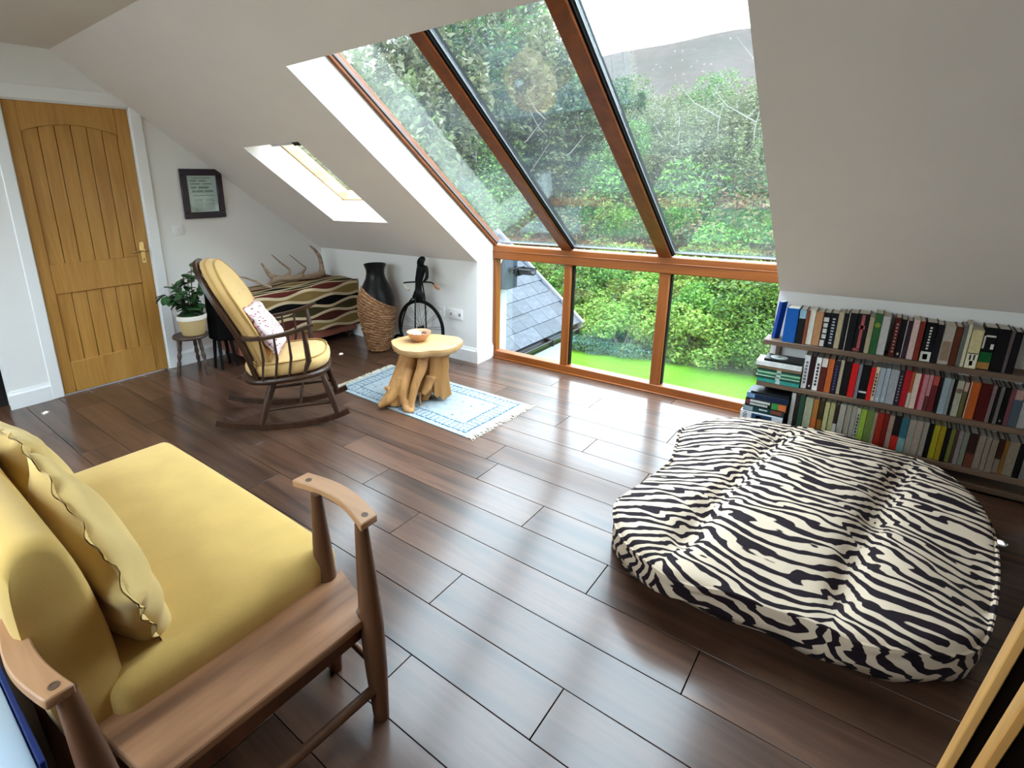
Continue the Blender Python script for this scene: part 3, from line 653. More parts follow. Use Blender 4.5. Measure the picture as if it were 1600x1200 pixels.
obj('seat_frame', box(B(), (-2.20, .16, .20), (-1.14, .80, .268), .008), SOFAL, sofa)
notch = [(-1.175, .185), (-.905, .185), (-.895, .745), (-.930, .815), (-1.105, .835), (-1.115, .775), (-1.160, .765), (-1.172, .80)]
notch = [(-1.180, .175), (-.915, .215), (-.902, .745), (-.945, .755), (-.965, .800), (-1.100, .838), (-1.105, .775), (-1.178, .770)]
obj('side_shelf', prism(B(), notch, .306, .331, None, .004), SOFAW, sofa)
bm = B(); box(bm, (-.955, .17, .245), (-.928, .76, .306), .004); box(bm, (-1.165, .17, .245), (-1.14, .76, .306), .004); obj('apron', bm, SOFAL, sofa)
def post(x0, y0, z0, x1, y1, z1, r): tube_pts = [lerp(Vector((x0, y0, z0)), Vector((x1, y1, z1)), t) for t in (0, .25, .5, .75, 1)]; return tube(B(), tube_pts, r, 14)
obj('leg', post(-.880, .770, 0, -.925, .778, .600, [.022, .030, .033, .026, .017]), SOFAL, sofa, label='outer front leg rising to the bowed rail')
obj('leg', post(-1.100, .790, 0, -1.128, .792, .600, [.020, .028, .034, .026, .016]), SOFAL, sofa)
obj('leg', post(-.915, .175, 0, -.968, .130, .600, [.022, .030, .033, .027, .018]), SOFAL, sofa); obj('leg', post(-1.20, .160, 0, -1.20, .12, .600, [.020, .027, .03, .025, .017]), SOFAL, sofa)
for x in (-2.17, -2.17): pass
obj('leg', post(-2.18, .76, 0, -2.16, .74, .24, [.018, .021, .024, .026, .028]), SOFAL, sofa); obj('leg', post(-2.18, .14, 0, -2.16, .17, .24, [.018, .021, .024, .026, .028]), SOFAL, sofa)
obj('stretcher', tube(B(), [(-.886, .765, .105), (-.915, .18, .105)], [.014, .014], 10), SOFAL, sofa); obj('stretcher', tube(B(), [(-.895, .765, .18), (-1.105, .785, .18)], [.011, .011], 10), SOFAL, sofa)
def bow(xa, ya, xb, yb, w, d, z0, z1, n=14):
    t0 = []; t1 = []
    for i in range(n + 1):
        t = i / n; s = math.sin(PI * t) * d; x, y = lerp(xa, xb, t), lerp(ya, yb, t); t0.append((x, y + s)); t1.append((x, y + w + s * .92))
    return prism(B(), t0 + t1[::-1], z0, z1, None, .003)
r1 = obj('bowed_rail', bow(-1.217, .775, -.900, .755, .058, .032, .596, .618), SOFAR, sofa, label='front bowed rail with two dowel plugs')
r2 = obj('bowed_rail', bow(-1.235, .095, -.952, .098, .045, -.022, .596, .618), SOFAR, sofa, label='rear bowed rail with dowel plugs')
PLUG = newmat('dark_dowel', (.085, .045, .025), .5)
for rr_, x, y in ((r1, -.925, .792), (r1, -1.178, .806), (r2, -.975, .118), (r2, -1.205, .118)):
    bm = B(); lathe(bm, [(.0095, .6175), (.0095, .6188), (.0065, .6188), (.0065, .6182), (0, .6182)], 16, (x, y, 0)); obj('dowel_plug', bm, PLUG, rr_)

def cushion(n, w, h, t, flange=0.0, seed=0, wr=.012, pinch=.06):
    """plump cushion in local x (width), z (height), y (thickness); corners pulled in, seam optionally a wavy flange"""
    g = random.Random(seed); ph = [g.uniform(0, 6) for _ in range(6)]; bm = B()
    def edge(u, v): return (1 - abs(u) ** 2.6) * (1 - abs(v) ** 2.6)
    def f(side):
        def q(a, b):
            u, v = a * 2 - 1, b * 2 - 1; e = max(0, edge(u, v)); k = 1 - pinch * (abs(u) * abs(v)) ** 0 * 0
            x = u * w / 2 * (1 - pinch * (1 - abs(v) ** 2) * u * u); z = v * h / 2 * (1 - pinch * (1 - abs(u) ** 2) * v * v)
            y = side * (t / 2) * e ** .55 + wr * e ** .3 * (1 - e) * 1.6 * (math.sin(9 * u + ph[0] + 3 * v) + math.sin(11 * v + ph[1] - 2 * u)) * .5 + wr * .4 * e * math.sin(5 * u + 4 * v + ph[2])
            return (x, y, z)
        return q
    for s in (1, -1): grid(bm, f(s), n, n)
    bmesh.ops.remove_doubles(bm, verts=bm.verts[:], dist=1e-5)
    bmesh.ops.recalc_face_normals(bm, faces=bm.faces[:]); return bm
def flange(w, h, fl, seed, pinch=.06):
    g = random.Random(seed); bm = B(); N = 200; ring = []
    for i in range(N):
        s = i / N * 4; k = int(s); f = (s - k) * 2 - 1
        u, v = ((f, -1), (1, f), (-f, 1), (-1, -f))[k]
        x = u * w / 2 * (1 - pinch * (1 - abs(v) ** 2) * u * u); z = v * h / 2 * (1 - pinch * (1 - abs(u) ** 2) * v * v)
        o = Vector((u if abs(u) > .999 else u * .15, 0, v if abs(v) > .999 else v * .15)).normalized(); wv = .006 * math.sin(i * .42) + .004 * math.sin(i * .83 + 1) + g.uniform(-.001, .001)
        a = Vector((x, 0, z)); ring.append((a - o * .006, a + o * fl * (1 + .18 * math.sin(i * .61)) + Vector((0, wv, 0))))
    for off in (-.0015, .0015):
        V = [(bm.verts.new(a + Vector((0, off, 0))), bm.verts.new(b + Vector((0, off, 0)))) for a, b in ring]
        for i in range(N): bm.faces.new((V[i][0], V[i][1], V[(i + 1) % N][1], V[(i + 1) % N][0]))
    return bm
def place(o, loc, rx=0, ry=0, rz=0): o.location = loc; o.rotation_euler = (rx, ry, rz); return o
def pillow(name, label, loc, rot, w, h, t, m, seed, fl=.018, group=None, pinch=.06):
    o = obj(name, cushion(34, w, h, t, 0, seed, pinch=pinch), m, None, label, 'cushion', group, smooth=70); place(o, loc, *rot)
    if fl: obj('flange', flange(w, h, fl, seed + 5, pinch), YELLOW2 if m is YELLOW2 else m, o, local=True, smooth=70)
    return o
pillow('scatter_cushion', 'mustard cushion with a wavy flanged edge, leaning on the sofa back nearer the side shelf', (-1.40, .318, .560), (math.radians(16), math.radians(19), math.radians(3)), .56, .33, .15, YELLOW2, 3, .014)
pillow('scatter_cushion', 'mustard cushion half hidden behind the flanged one, at the far end of the sofa', (-1.985, .325, .565), (math.radians(20), math.radians(-4), math.radians(6)), .42, .40, .15, YELLOW2, 9, .012)
t = thing('white_panel', 'bright white panel on edge at the rear of the yellow sofa', 'panel', (-1.45, .06, 0))
obj('board', box(B(), (-2.0, .02, 0), (-1.00, .072, .455), .006, 2), newmat('pale_blue_white', (.30, .36, .42), .5), t); obj('edge_strip', box(B(), (-2.0, .073, .30), (-1.00, .084, .462), .002), newmat('blue_edge', (.006, .014, .075), .5, .15), t)

# ---------------------------------------------------------------- rocking chair
rk = thing('rocking_chair', 'dark elm hoop-back rocking chair with honey yellow seat and back cushions', 'chair', (-2.84, 1.83, 0), math.radians(51))
for s in (-1, 1):
    P = bez([(-.395, s * .212, .080), (-.27, s * .208, .045), (-.10, s * .205, .022), (.06, s * .205, .018), (.21, s * .205, .030), (.33, s * .205, .058), (.395, s * .205, .082)], 6)
    obj('runner', tube(B(), P, [1.0] * len(P), flat=(.017, .0125)), ROCKW, rk, local=True, smooth=30)
    obj('leg', tube(B(), [(-.135, s * .205, .035), (-.115, s * .195, .10), (-.085, s * .182, .19), (-.045, s * .165, .315)], [.016, .023, .024, .016], 12), ROCKW, rk, local=True)
    obj('leg', tube(B(), [(.325, s * .205, .055), (.308, s * .198, .13), (.285, s * .190, .21), (.250, s * .175, .315)], [.014, .021, .022, .015], 12), ROCKW, rk, local=True)
    obj('stretcher', tube(B(), [(-.108, s * .193, .125), (.10, s * .194, .14), (.305, s * .197, .145)], [.009, .012, .009], 10), ROCKW, rk, local=True)
obj('stretcher', tube(B(), [(.10, -.194, .14), (.10, .194, .14)], [.010, .010], 10), ROCKW, rk, local=True)
def dshape(sx, sy, n=40, ex=2.7, fx=.06, cx=.06):
    out = []
    for i in range(n):
        t = 2 * PI * i / n; c, s = math.cos(t), math.sin(t)
        x = math.copysign(abs(c) ** (2 / ex), c) * sx; y = math.copysign(abs(s) ** (2 / ex), s) * sy
        out.append((cx + x, y * (1 + fx * x / sx)))
    return out
TILT = Matrix.Rotation(math.radians(-5), 4, 'Y')
def seatslab(sx, sy, z0, z1, bev, cx=.06, dome=0.0):
    bm = B(); o = dshape(sx, sy, 44, cx=cx); prof = [(0, z0), (1 - bev / sx, z0), (1 - .35 * bev / sx, z0 + (z1 - z0) * .12), (1, z0 + (z1 - z0) * .4), (1, z0 + (z1 - z0) * .65), (1 - .4 * bev / sx, z0 + (z1 - z0) * .9), (1 - bev / sx * 1.3, z1), (.5, z1 + dome * .8), (0, z1 + dome)]
    rings = []
    for k, z in prof:
        rings.append([bm.verts.new((cx, 0, z))] if k == 0 else [bm.verts.new((cx + (x - cx) * k, y * k, z)) for x, y in o])
    n = len(o)
    for a, b in zip(rings, rings[1:]):
        for i in range(n):
            if len(a) == 1: bm.faces.new((a[0], b[(i + 1) % n], b[i]))
            elif len(b) == 1: bm.faces.new((a[i], a[(i + 1) % n], b[0]))
            else: bm.faces.new((a[i], a[(i + 1) % n], b[(i + 1) % n], b[i]))
    bmesh.ops.transform(bm, matrix=TILT, verts=bm.verts); return bm
obj('seat', seatslab(.275, .245, .300, .340, .02), ROCKW, rk, local=True)
sc_ = obj('seat_cushion', seatslab(.262, .240, .342, .428, .03, .075, .012), CREAMY, rk, local=True, smooth=70)
o = dshape(.248, .226, 60, cx=.075); obj('piping', tube(B(), [TILT @ Vector((x, y, .428)) for x, y in o], .0045, 6, closed=True), PIPING, sc_, local=True)
for x, y in ((.10, -.07), (.10, .07), (-.05, -.06), (-.05, .06)): obj('button', lathe(B(), [(0, .005), (.008, .003), (.010, 0)], 10, TILT @ Vector((x, y, .436))), PIPING, sc_, local=True)
# hoop
def hoop(k, wide=.245, ztop=1.02, zlow=.34):
    """k 0..1 along the hoop; returns (y, z)"""
    hs = ztop - wide * .95 - zlow
    L1 = hs; L2 = PI * wide * .97; T = 2 * L1 + L2; s = k * T
    if s < L1: f = s / L1; return (-lerp(wide * .80, wide, f ** .7), zlow + s)
    if s > T - L1: f = (T - s) / L1; return (lerp(wide * .80, wide, f ** .7), zlow + (T - s))
    a = (s - L1) / L2 * PI; return (-wide * math.cos(a), ztop - wide * .95 + wide * .95 * math.sin(a))
def backx(z): return interp(z, [.33, .45, .62, .80, .92, 1.02], [-.135, -.165, -.215, -.300, -.365, -.425])
P = [(backx(z), y, z) for y, z in [hoop(i / 48) for i in range(49)]]
obj('hoop', tube(B(), P, [1.0] * len(P), flat=(.011, .017)), ROCKW, rk, local=True)
for k in range(7):
    y = -.165 + k * .055; top = 1.005 - .30 * (abs(y) / .245) ** 2.6 * .9
    zs = [lerp(.335, top, q) for q in (0, .25, .5, .75, 1)]
    obj('back_spindle', tube(B(), [(backx(z) - .004, y * lerp(.85, 1, i / 4), z) for i, z in enumerate(zs)], [.006, .008, .0085, .007, .0055], 8), ROCKW, rk, local=True)
A = bez([(.225, -.300, .672), (.10, -.292, .632), (-.02, -.282, .610), (-.14, -.262, .600), (-.215, -.19, .600), (-.240, -.08, .602), (-.243, 0, .603), (-.240, .08, .602), (-.215, .19, .600), (-.14, .262, .600), (-.02, .282, .610), (.10, .292, .632), (.225, .300, .672)], 6)
obj('arm_bow', tube(B(), A, [.55] * 2 + [1.0] * (len(A) - 4) + [.55] * 2, flat=(.010, .017)), ROCKW, rk, local=True)
for s in (-1, 1):
    obj('arm_post', tube(B(), [TILT @ Vector((.175, s * .225, .335)), (.178, s * .245, .44), (.172, s * .275, .55), (.160, s * .292, .645)], [.010, .018, .016, .009], 10), ROCKW, rk, local=True)
    for x0, x1 in ((.085, .075), (.005, -.005), (-.07, -.085)):
        obj('arm_spindle', tube(B(), [TILT @ Vector((x0, s * .232, .335)), ((x0 + x1) / 2, s * .258, .47), (x1, s * .283, .617)], [.006, .009, .006], 8), ROCKW, rk, local=True)
def backcush(off, th, wide, ztop, zlow, bev=.018):
    bm = B(); N = 64; out = []
    for i in range(N + 1):
        y, z = hoop(i / N, wide, ztop, zlow); out.append((y, z))
    cz = (ztop + zlow) / 2 + .1
    def ring(k, d): return [bm.verts.new((backx(cz + (z - cz) * k) + .02 + d, y * k, cz + (z - cz) * k)) for y, z in out]
    prof = [(0.05, off), (.9, off), (1 - bev, off + .003), (1, off + th * .35), (1, off + th * .6), (1 - bev * 1.2, off + th * .93), (.90, off + th), (.5, off + th * 1.07), (.05, off + th * 1.1)]
    R = [ring(k, d) for k, d in prof]; n = N + 1
    for a, b in zip(R, R[1:]):
        for i in range(n): bm.faces.new((a[i], a[(i + 1) % n], b[(i + 1) % n], b[i]))
    bm.faces.new(R[0]); bm.faces.new(R[-1]); bmesh.ops.recalc_face_normals(bm, faces=bm.faces[:]); return bm
bc = obj('back_cushion', backcush(.004, .090, .236, 1.035, .42), CREAMY, rk, local=True, smooth=70)
for d, k in ((.036, 1.003), (.088, .985)):
    out = [hoop(i / 60, .236, 1.035, .42) for i in range(61)]
    obj('piping', tube(B(), [(backx(z) + .02 + d, y * k, .83 + (z - .83) * k) for y, z in out], .0048, 6, closed=True), PIPING, bc, local=True)
for y, z in ((-.075, .83), (.075, .83), (-.075, .66), (.075, .66)): obj('button', lathe(B(), [(0, .006), (.009, .004), (.012, 0)], 10, (backx(z) + .118, y, z), Matrix.Rotation(PI / 2.6, 4, 'Y')), CREAMY, bc, local=True)
m = newmat('pink_leaf_print', (.7, .6, .6), .9, .1); nt, b = NT(m); v, x, y, z = coords(nt)
vo = nt.nodes.new('ShaderNodeTexVoronoi'); vo.inputs['Scale'].default_value = 34; vo.inputs['Randomness'].default_value = .8; nt.links.new(vec(nt, x, y * .3, z * 1.8 + x * .8), vo.inputs['Vector'])
f = X(nt, vo.outputs['Distance']).step(.26, .34); f2 = noise(nt, v, 22.0, 1.0).step(.52, .56)
nt.links.new(mixc(nt, f, mixc(nt, f2, (.24, .06, .06), (.45, .22, .24)), (.66, .54, .54)), b.inputs['Base Color'])
pc = obj('patterned_cushion', cushion(30, .36, .34, .125, 0, 21), m, None, 'small pink and white leaf-print cushion sitting on the rocking chair', 'cushion', smooth=70)
a51 = math.radians(51); loc = Vector((-2.84, 1.83, 0)) + Matrix.Rotation(a51, 3, 'Z') @ Vector((-.075, -.03, .610))
pc.matrix_world = Matrix.Translation(loc) @ Matrix.Rotation(a51 + PI / 2, 4, 'Z') @ Matrix.Rotation(math.radians(-30), 4, 'X') @ Matrix.Rotation(math.radians(4), 4, 'Y')
obj('piping', flange(.36, .34, .005, 3), newmat('rose_piping', (.40, .16, .14), .9), pc, local=True)

# ---------------------------------------------------------------- zebra floor cushion
TOP = [(-.665, 2.79), (-.462, 3.08), (-.239, 3.15), (.002, 3.145), (.240, 3.085), (.370, 2.93), (.438, 2.69), (.444, 2.37), (.409, 2.05), (.361, 1.848), (.254, 1.733), (.148, 1.680), (.048, 1.664), (-.061, 1.668), (-.193, 1.645), (-.325, 1.611), (-.438, 1.616), (-.587, 1.717), (-.674, 1.884), (-.651, 2.085), (-.614, 2.343), (-.647, 2.573)]
BOT = [(-.62, 2.78), (-.44, 3.04), (-.23, 3.10), (0, 3.10), (.24, 3.04), (.37, 2.90), (.43, 2.68), (.44, 2.40), (.41, 2.12), (.366, 1.968), (.278, 1.879), (.19, 1.825), (.068, 1.783), (-.049, 1.781), (-.197, 1.780), (-.349, 1.810), (-.509, 1.809), (-.640, 1.85), (-.69, 1.941), (-.64, 2.12), (-.60, 2.36), (-.61, 2.60)]
NZ = 132
def resample(P):
    Q = [Vector((x, y, 0)) for x, y in P]; n = len(Q); out = []
    for i in range(NZ):
        s = i / NZ * n; k = int(s); t = s - k; a, b, c, d = Q[k - 1], Q[k % n], Q[(k + 1) % n], Q[(k + 2) % n]
        out.append(0.5 * ((2 * b) + (c - a) * t + (2 * a - 5 * b + 4 * c - d) * t * t + (3 * b - a - 3 * c + d) * t ** 3))
    return out
T_, B_ = resample(TOP), resample(BOT); CZ = Vector((-.10, 2.33, 0))
SEAM1 = [(-.235, 3.12), (-.285, 2.65), (-.345, 2.25), (-.375, 1.95), (-.42, 1.62), (-.45, 1.5)]; SEAM2 = [(.24, 3.08), (.16, 2.65), (.115, 2.30), (.075, 2.0), (.045, 1.68), (.03, 1.5)]
def seamd(x, y):
    d = []
    for S in (SEAM1, SEAM2): d.append(x - interp(-y, [-q[1] for q in S], [q[0] for q in S]))
    return d
gz = random.Random(5); wav = [(gz.uniform(3, 9), gz.uniform(3, 9), gz.uniform(0, 6), gz.uniform(.003, .008)) for _ in range(9)]
def ztop(x, y, k):
    h = .195 + .085 * (1 - k ** 2.4)
    kf = 1 - max(0, min(1, (k - .75) / .2)) * .85
    for d in seamd(x, y): h -= (.040 * math.exp(-(d / .035) ** 2) + .022 * math.exp(-(d / .10) ** 2)) * kf
    for a, b, p, A_ in wav: h += A_ * math.sin(a * x + b * y + p) * (.4 + .6 * k)
    d1, d2 = seamd(x, y)
    for d in (d1, d2): h += .010 * math.sin(y * 34 + 2.0 * math.sin(y * 9)) * math.exp(-(abs(d) / .10)) * kf
    return h
bm = B(); rings = []
for zz, k in ((0.004, .0), (.004, .12), (.035, .55), (.075, .80), (.112, 1.0), (.140, .965), (.158, 1.0), (.172, 1.045), (.188, 1.04)):
    rings.append([bm.verts.new((B_[i].lerp(T_[i], k).x, B_[i].lerp(T_[i], k).y, zz + .006 * math.sin(i * .55 + zz * 30) * (zz > .02))) for i in range(NZ)])
KK = [.985, .955, .92, .88] + [1 - .04 * j for j in range(4, 25)]
for k in KK:
    rr = []
    for i in range(NZ):
        p = CZ + (T_[i] - CZ) * k; rr.append(bm.verts.new((p.x, p.y, ztop(p.x, p.y, k))))
    rings.append(rr)
for a, b in zip(rings, rings[1:]):
    for i in range(NZ): bm.faces.new((a[i], a[(i + 1) % NZ], b[(i + 1) % NZ], b[i]))
cv = bm.verts.new((CZ.x, CZ.y, ztop(CZ.x, CZ.y, 0)))
for i in range(NZ): bm.faces.new((rings[-1][i], rings[-1][(i + 1) % NZ], cv))
bm.faces.new(rings[0][::-1])
ZEB = newmat('zebra_print', (.7, .6, .5), .85, .15); nt, b = NT(ZEB); v, x, y, z = coords(nt); x = x + CZ.x; y = y + CZ.y
def seamx(S):
    n = nt.nodes.new('ShaderNodeFloatCurve'); c = n.mapping.curves[0]; pts = sorted((q[1] / 4, q[0] + .5) for q in S)
    c.points[0].location = pts[0]; c.points[1].location = pts[-1]
    for p in pts[1:-1]: c.points.new(*p)
    n.mapping.update(); nt.links.new((y * .25).v, n.inputs['Value']); return X(nt, n.outputs[0]) - .5
e1 = (x - seamx(SEAM1)).abs(); e2 = (x - seamx(SEAM2)).abs(); ed = e1.min(e2)
pull = (ed * -14.0).op('EXPONENT')
n1 = noise(nt, vec(nt, x * 2.6, y * 3.6, z * 3.6), 1.0, 1.0, .5); n4 = noise(nt, vec(nt, x * 4.5 + 3.0, y * 10.0, z * 10.0), 1.0, 1.0).step(.42, .58); n2 = noise(nt, vec(nt, x * 9.0, y * 15.0, z * 15.0), 1.0, 2.0); n3 = noise(nt, vec(nt, x * 6.0, y * 26.0, z * 26.0), 1.0, 1.0)
s = (y + z * .9 - x * .05) * 19.0 + n1 * 3.0 + n2 * 1.0 + n4 * .5 - (x - seamx(SEAM1)).min(0.0) * 7.0 + (x - seamx(SEAM2)).max(0.0) * 3.0 - pull * 1.8 + (x * 4.0 + .6).sin() * .8
w = (s * (2 * PI)).sin() + (n3 - .5) * 1.3 + .05
nt.links.new(mixc(nt, w.step(-.12, .12), (.012, .006, .009), (.56, .44, .325)), b.inputs['Base Color'])
wr_ = noise(nt, v, 9.0, 3.0, .5, .8); bump(nt, b, wr_ + noise(nt, v, 400.0, 1.0) * .1, .5, .012)
zc = obj('floor_cushion', bm, ZEB, None, 'huge zebra-striped floor cushion lying in front of the bookshelves', 'floor cushion', smooth=70); base_at(zc, (CZ.x, CZ.y, 0))
bm = B(); tube(bm, [(p.x * 1.0, p.y, .188 + .006 * math.sin(i * .55 + 5)) for i, p in enumerate([B_[i].lerp(T_[i], 1.03) for i in range(NZ)])], .006, 6, closed=True); obj('piping', bm, ZEB, zc)
# ---------------------------------------------------------------- rug
RC = [(-2.966, 2.955), (-1.690, 2.925), (-1.725, 2.285), (-2.940, 2.335)]   # far/near corners of the woven part
RUGM = newmat('rug_weave', (.7, .8, .8), .95, .05); nt, b = NT(RUGM)
tx = nt.nodes.new('ShaderNodeUVMap'); sx_ = nt.nodes.new('ShaderNodeSeparateXYZ'); nt.links.new(tx.outputs[0], sx_.inputs[0]); u = X(nt, sx_.outputs[0]); w = X(nt, sx_.outputs[1])   # metres
RW, RL = .63, 1.25
du = u.min(u * -1.0 + RL); dw = w.min(w * -1.0 + RW); d = du.min(dw)
def band(q, c, h): return (q - c).abs().lt(h)
n = noise(nt, vec(nt, u, w, 0.0), 70.0, 2.0); n2 = noise(nt, vec(nt, u, w, 0.0), 26.0, 3.0)
worn = n.gt(.44)
lines = band(d, .040, .007) + band(d, .128, .006)
inb = d.gt(.048) * d.lt(.122)
along = (dw - du).gt(0.0)    # 1 where the nearest edge is a short end
t_ = along * w + (1.0 - along) * u
rung = band((t_ * (1 / .040)).frac(), .5, .16) * inb * d.gt(.055) * d.lt(.115)
rung = rung - band((t_ * (1 / .040)).frac(), .5, .06) * inb * d.gt(.062) * d.lt(.108)
speck = (n2.gt(.66)) * d.gt(.15) + n.gt(.70) * d.gt(.13)
ink = ((lines + rung) * worn * 1.0).max(speck * .8).min(1.0)
nt.links.new(mixc(nt, ink * .95, mixc(nt, n2.step(.3, .7), (.29, .32, .33), (.235, .27, .285)), (.020, .065, .115)), b.inputs['Base Color']); bump(nt, b, n, .3, .003)
def bil(P, a, c): return Vector((lerp(lerp(P[3][0], P[2][0], a), lerp(P[0][0], P[1][0], a), c), lerp(lerp(P[3][1], P[2][1], a), lerp(P[0][1], P[1][1], a), c), 0))
rug = thing('rug', 'pale blue-white fringed rug with a dark ladder border under the stump table', 'rug', (-2.33, 2.62, 0))
bm = B(); grid(bm, lambda a, c: bil(RC, a, c) + Vector((0, 0, .007 + .0015 * math.sin(a * 20) * math.sin(c * 9))), 40, 24, uv=lambda a, c: (a * RL, c * RW))
e_ = [q for q in bm.edges if q.is_boundary]; ex = bmesh.ops.extrude_edge_only(bm, edges=e_)
for q in ex['geom']:
    if isinstance(q, bmesh.types.BMVert): q.co.z = .0005
obj('woven_panel', bm, RUGM, rug, smooth=30)
FR = newmat('cream_fringe', (.66, .62, .50), .95, .05)
for end, nm in ((0, 'fringe'), (1, 'fringe')):
    bm = B(); g = random.Random(end)
    for i in range(110):
        c = (i + g.uniform(-.3, .3)) / 109; p = bil(RC, end, min(1, max(0, c))); dr = (-1 if end == 0 else 1); L = g.uniform(.04, .062)
        tube(bm, [p + Vector((0, 0, .005)), p + Vector((dr * L * .5, g.uniform(-.012, .012), .006)), p + Vector((dr * L, g.uniform(-.02, .02), .003))], [.0022, .0022, .0012], 4)
    obj(nm, bm, FR, rug, kind='stuff')

# ---------------------------------------------------------------- tree-stump table
STW = wood('stump_wood', (.50, .25, .080), (.32, .145, .045), 2, .7, .6, dark=(.16, .065, .025), bumpy=.3)
SLABW = wood('slab_wood', (.55, .33, .15), (.45, .25, .095), 0, .5, .5)
st = thing('stump_table', 'golden root-stump side table with a thick wavy-edged slab top standing on the rug', 'table', (-2.30, 2.52, 0))
er, ed_ = Vector((.73, .68, 0)), Vector((-.68, .73, 0)); SC = Vector((-2.315, 2.62, 0)); BC = Vector((-2.285, 2.49, 0))
out = []
for i in range(72):
    t = 2 * PI * i / 72; r = 1 + .035 * math.sin(3 * t + 1) + .025 * math.sin(5 * t) - .085 * math.exp(-((t - 4.82) / .20) ** 2) + .012 * math.sin(11 * t + 2) - .05 * math.exp(-((t - 2.2) / .25) ** 2)
    p = SC + er * (.243 * r * math.cos(t)) + ed_ * (.215 * r * math.sin(t)); out.append((p.x, p.y))
bm = B(); rings = []
for z, k in ((.352, .0), (.352, .90), (.362, .975), (.380, .995), (.395, 1.0), (.402, .993), (.403, .96), (.4035, .5), (.4035, 0)):
    rings.append([bm.verts.new((SC.x, SC.y, z))] if k == 0 else [bm.verts.new((SC.x + (x - SC.x) * k, SC.y + (y - SC.y) * k, z + (.004 * math.sin(i * 1.9) if .9 < k < .999 and z < .39 else 0))) for i, (x, y) in enumerate(out)])
for a, b in zip(rings, rings[1:]):
    for i in range(72):
        if len(a) == 1: bm.faces.new((a[0], b[(i + 1) % 72], b[i]))
        elif len(b) == 1: bm.faces.new((a[i], a[(i + 1) % 72], b[0]))
        else: bm.faces.new((a[i], a[(i + 1) % 72], b[(i + 1) % 72], b[i]))
obj('slab_top', bm, SLABW, st, smooth=50)
bm = B()
def L3(s, d, z): return BC + er * s + ed_ * d + Vector((0, 0, z))
def body(c, w0, w1, dp0, dp1, z0, z1, wob=.02, n=36, seed=1, lean=(0, 0)):
    g = random.Random(seed); ph = [g.uniform(0, 6) for _ in range(5)]; R = []
    for j in range(11):
        f = j / 10; z = lerp(z0, z1, f); ring = []
        for i in range(n):
            t = 2 * PI * i / n; k = 1 + wob / .1 * (.5 * math.sin(3 * t + ph[0] + f) + .35 * math.sin(5 * t + ph[1] - 2 * f) + .25 * math.sin(8 * t + ph[2] + 3 * f)) * .35
            ring.append(bm.verts.new(L3(c[0] + lean[0] * f + lerp(w0, w1, f) * k * math.cos(t), c[1] + lean[1] * f + lerp(dp0, dp1, f) * k * math.sin(t), z)))
        R.append(ring)
    for a, b in zip(R, R[1:]):
        for i in range(n): bm.faces.new((a[i], a[(i + 1) % n], b[(i + 1) % n], b[i]))
    bm.faces.new(R[0][::-1]); bm.faces.new(R[-1])
def root(P, R): tube(bm, bez([L3(*p) for p in P], 5), [interp(i, [k * 5 for k in range(len(R))], R) for i in range((len(P) - 1) * 5 + 1)], 14)
def SD(u, v, d): return ((u / 4 - 93.4) / 243.0, d, max(.006, (1036 - v) / 4 / 219.0 + d * .28))   # photo-traced profile read as metres across / up
def slab(poly, d0, d1, seed):
    g = random.Random(seed); n = len(poly); F_ = [bm.verts.new(L3(*[q + g.uniform(-.004, .004) if i < 2 else q for i, q in enumerate(((u / 4 - 93.4) / 243.0, d0, (1036 - v) / 4 / 219.0))])) for u, v in poly]
    K_ = [bm.verts.new(L3((u / 4 - 93.4) / 243.0 * .92, d1, (1036 - v) / 4 / 219.0)) for u, v in poly]
    bm.faces.new(F_); bm.faces.new(K_[::-1])
    for a in range(n): bm.faces.new((F_[a], K_[a], K_[(a + 1) % n], F_[(a + 1) % n]))
# broad block at the window side with its ragged outer edge and a notch at the foot
slab([(452, 705), (575, 700), (590, 735), (578, 760), (586, 800), (574, 850), (582, 900), (600, 985), (560, 1010), (535, 1022), (522, 990), (500, 1006), (482, 985), (480, 872), (470, 915), (446, 905), (456, 800)], .0, .16, 1)
slab([(440, 860), (475, 900), (482, 960), (440, 1030), (400, 1036), (398, 1010), (440, 960)], .02, .14, 6)
# core
slab([(280, 705), (560, 705), (560, 960), (420, 990), (300, 1000), (250, 930), (262, 800)], .075, .20, 2)
# shoulder sweeping out into the snout-like root
root([(-.055, .035, .34), (-.085, .02, .24), (-.125, -.005, .15), (-.165, -.03, .085), (-.215, -.055, .05), (-.262, -.08, .022)], [.060, .066, .066, .056, .036, .016])
root([(-.135, .0, .12), (-.15, -.03, .05), (-.155, -.04, .01)], [.055, .046, .040]); root([(-.11, .0, .2), (-.10, -.02, .1), (-.10, -.03, .02)], [.06, .052, .040])
root([(-.188, -.035, .085), (-.200, -.04, .125), (-.214, -.045, .150)], [.022, .013, .013]); root([(-.145, -.01, .13), (-.158, -.012, .155), (-.160, -.012, .168)], [.024, .015, .012])
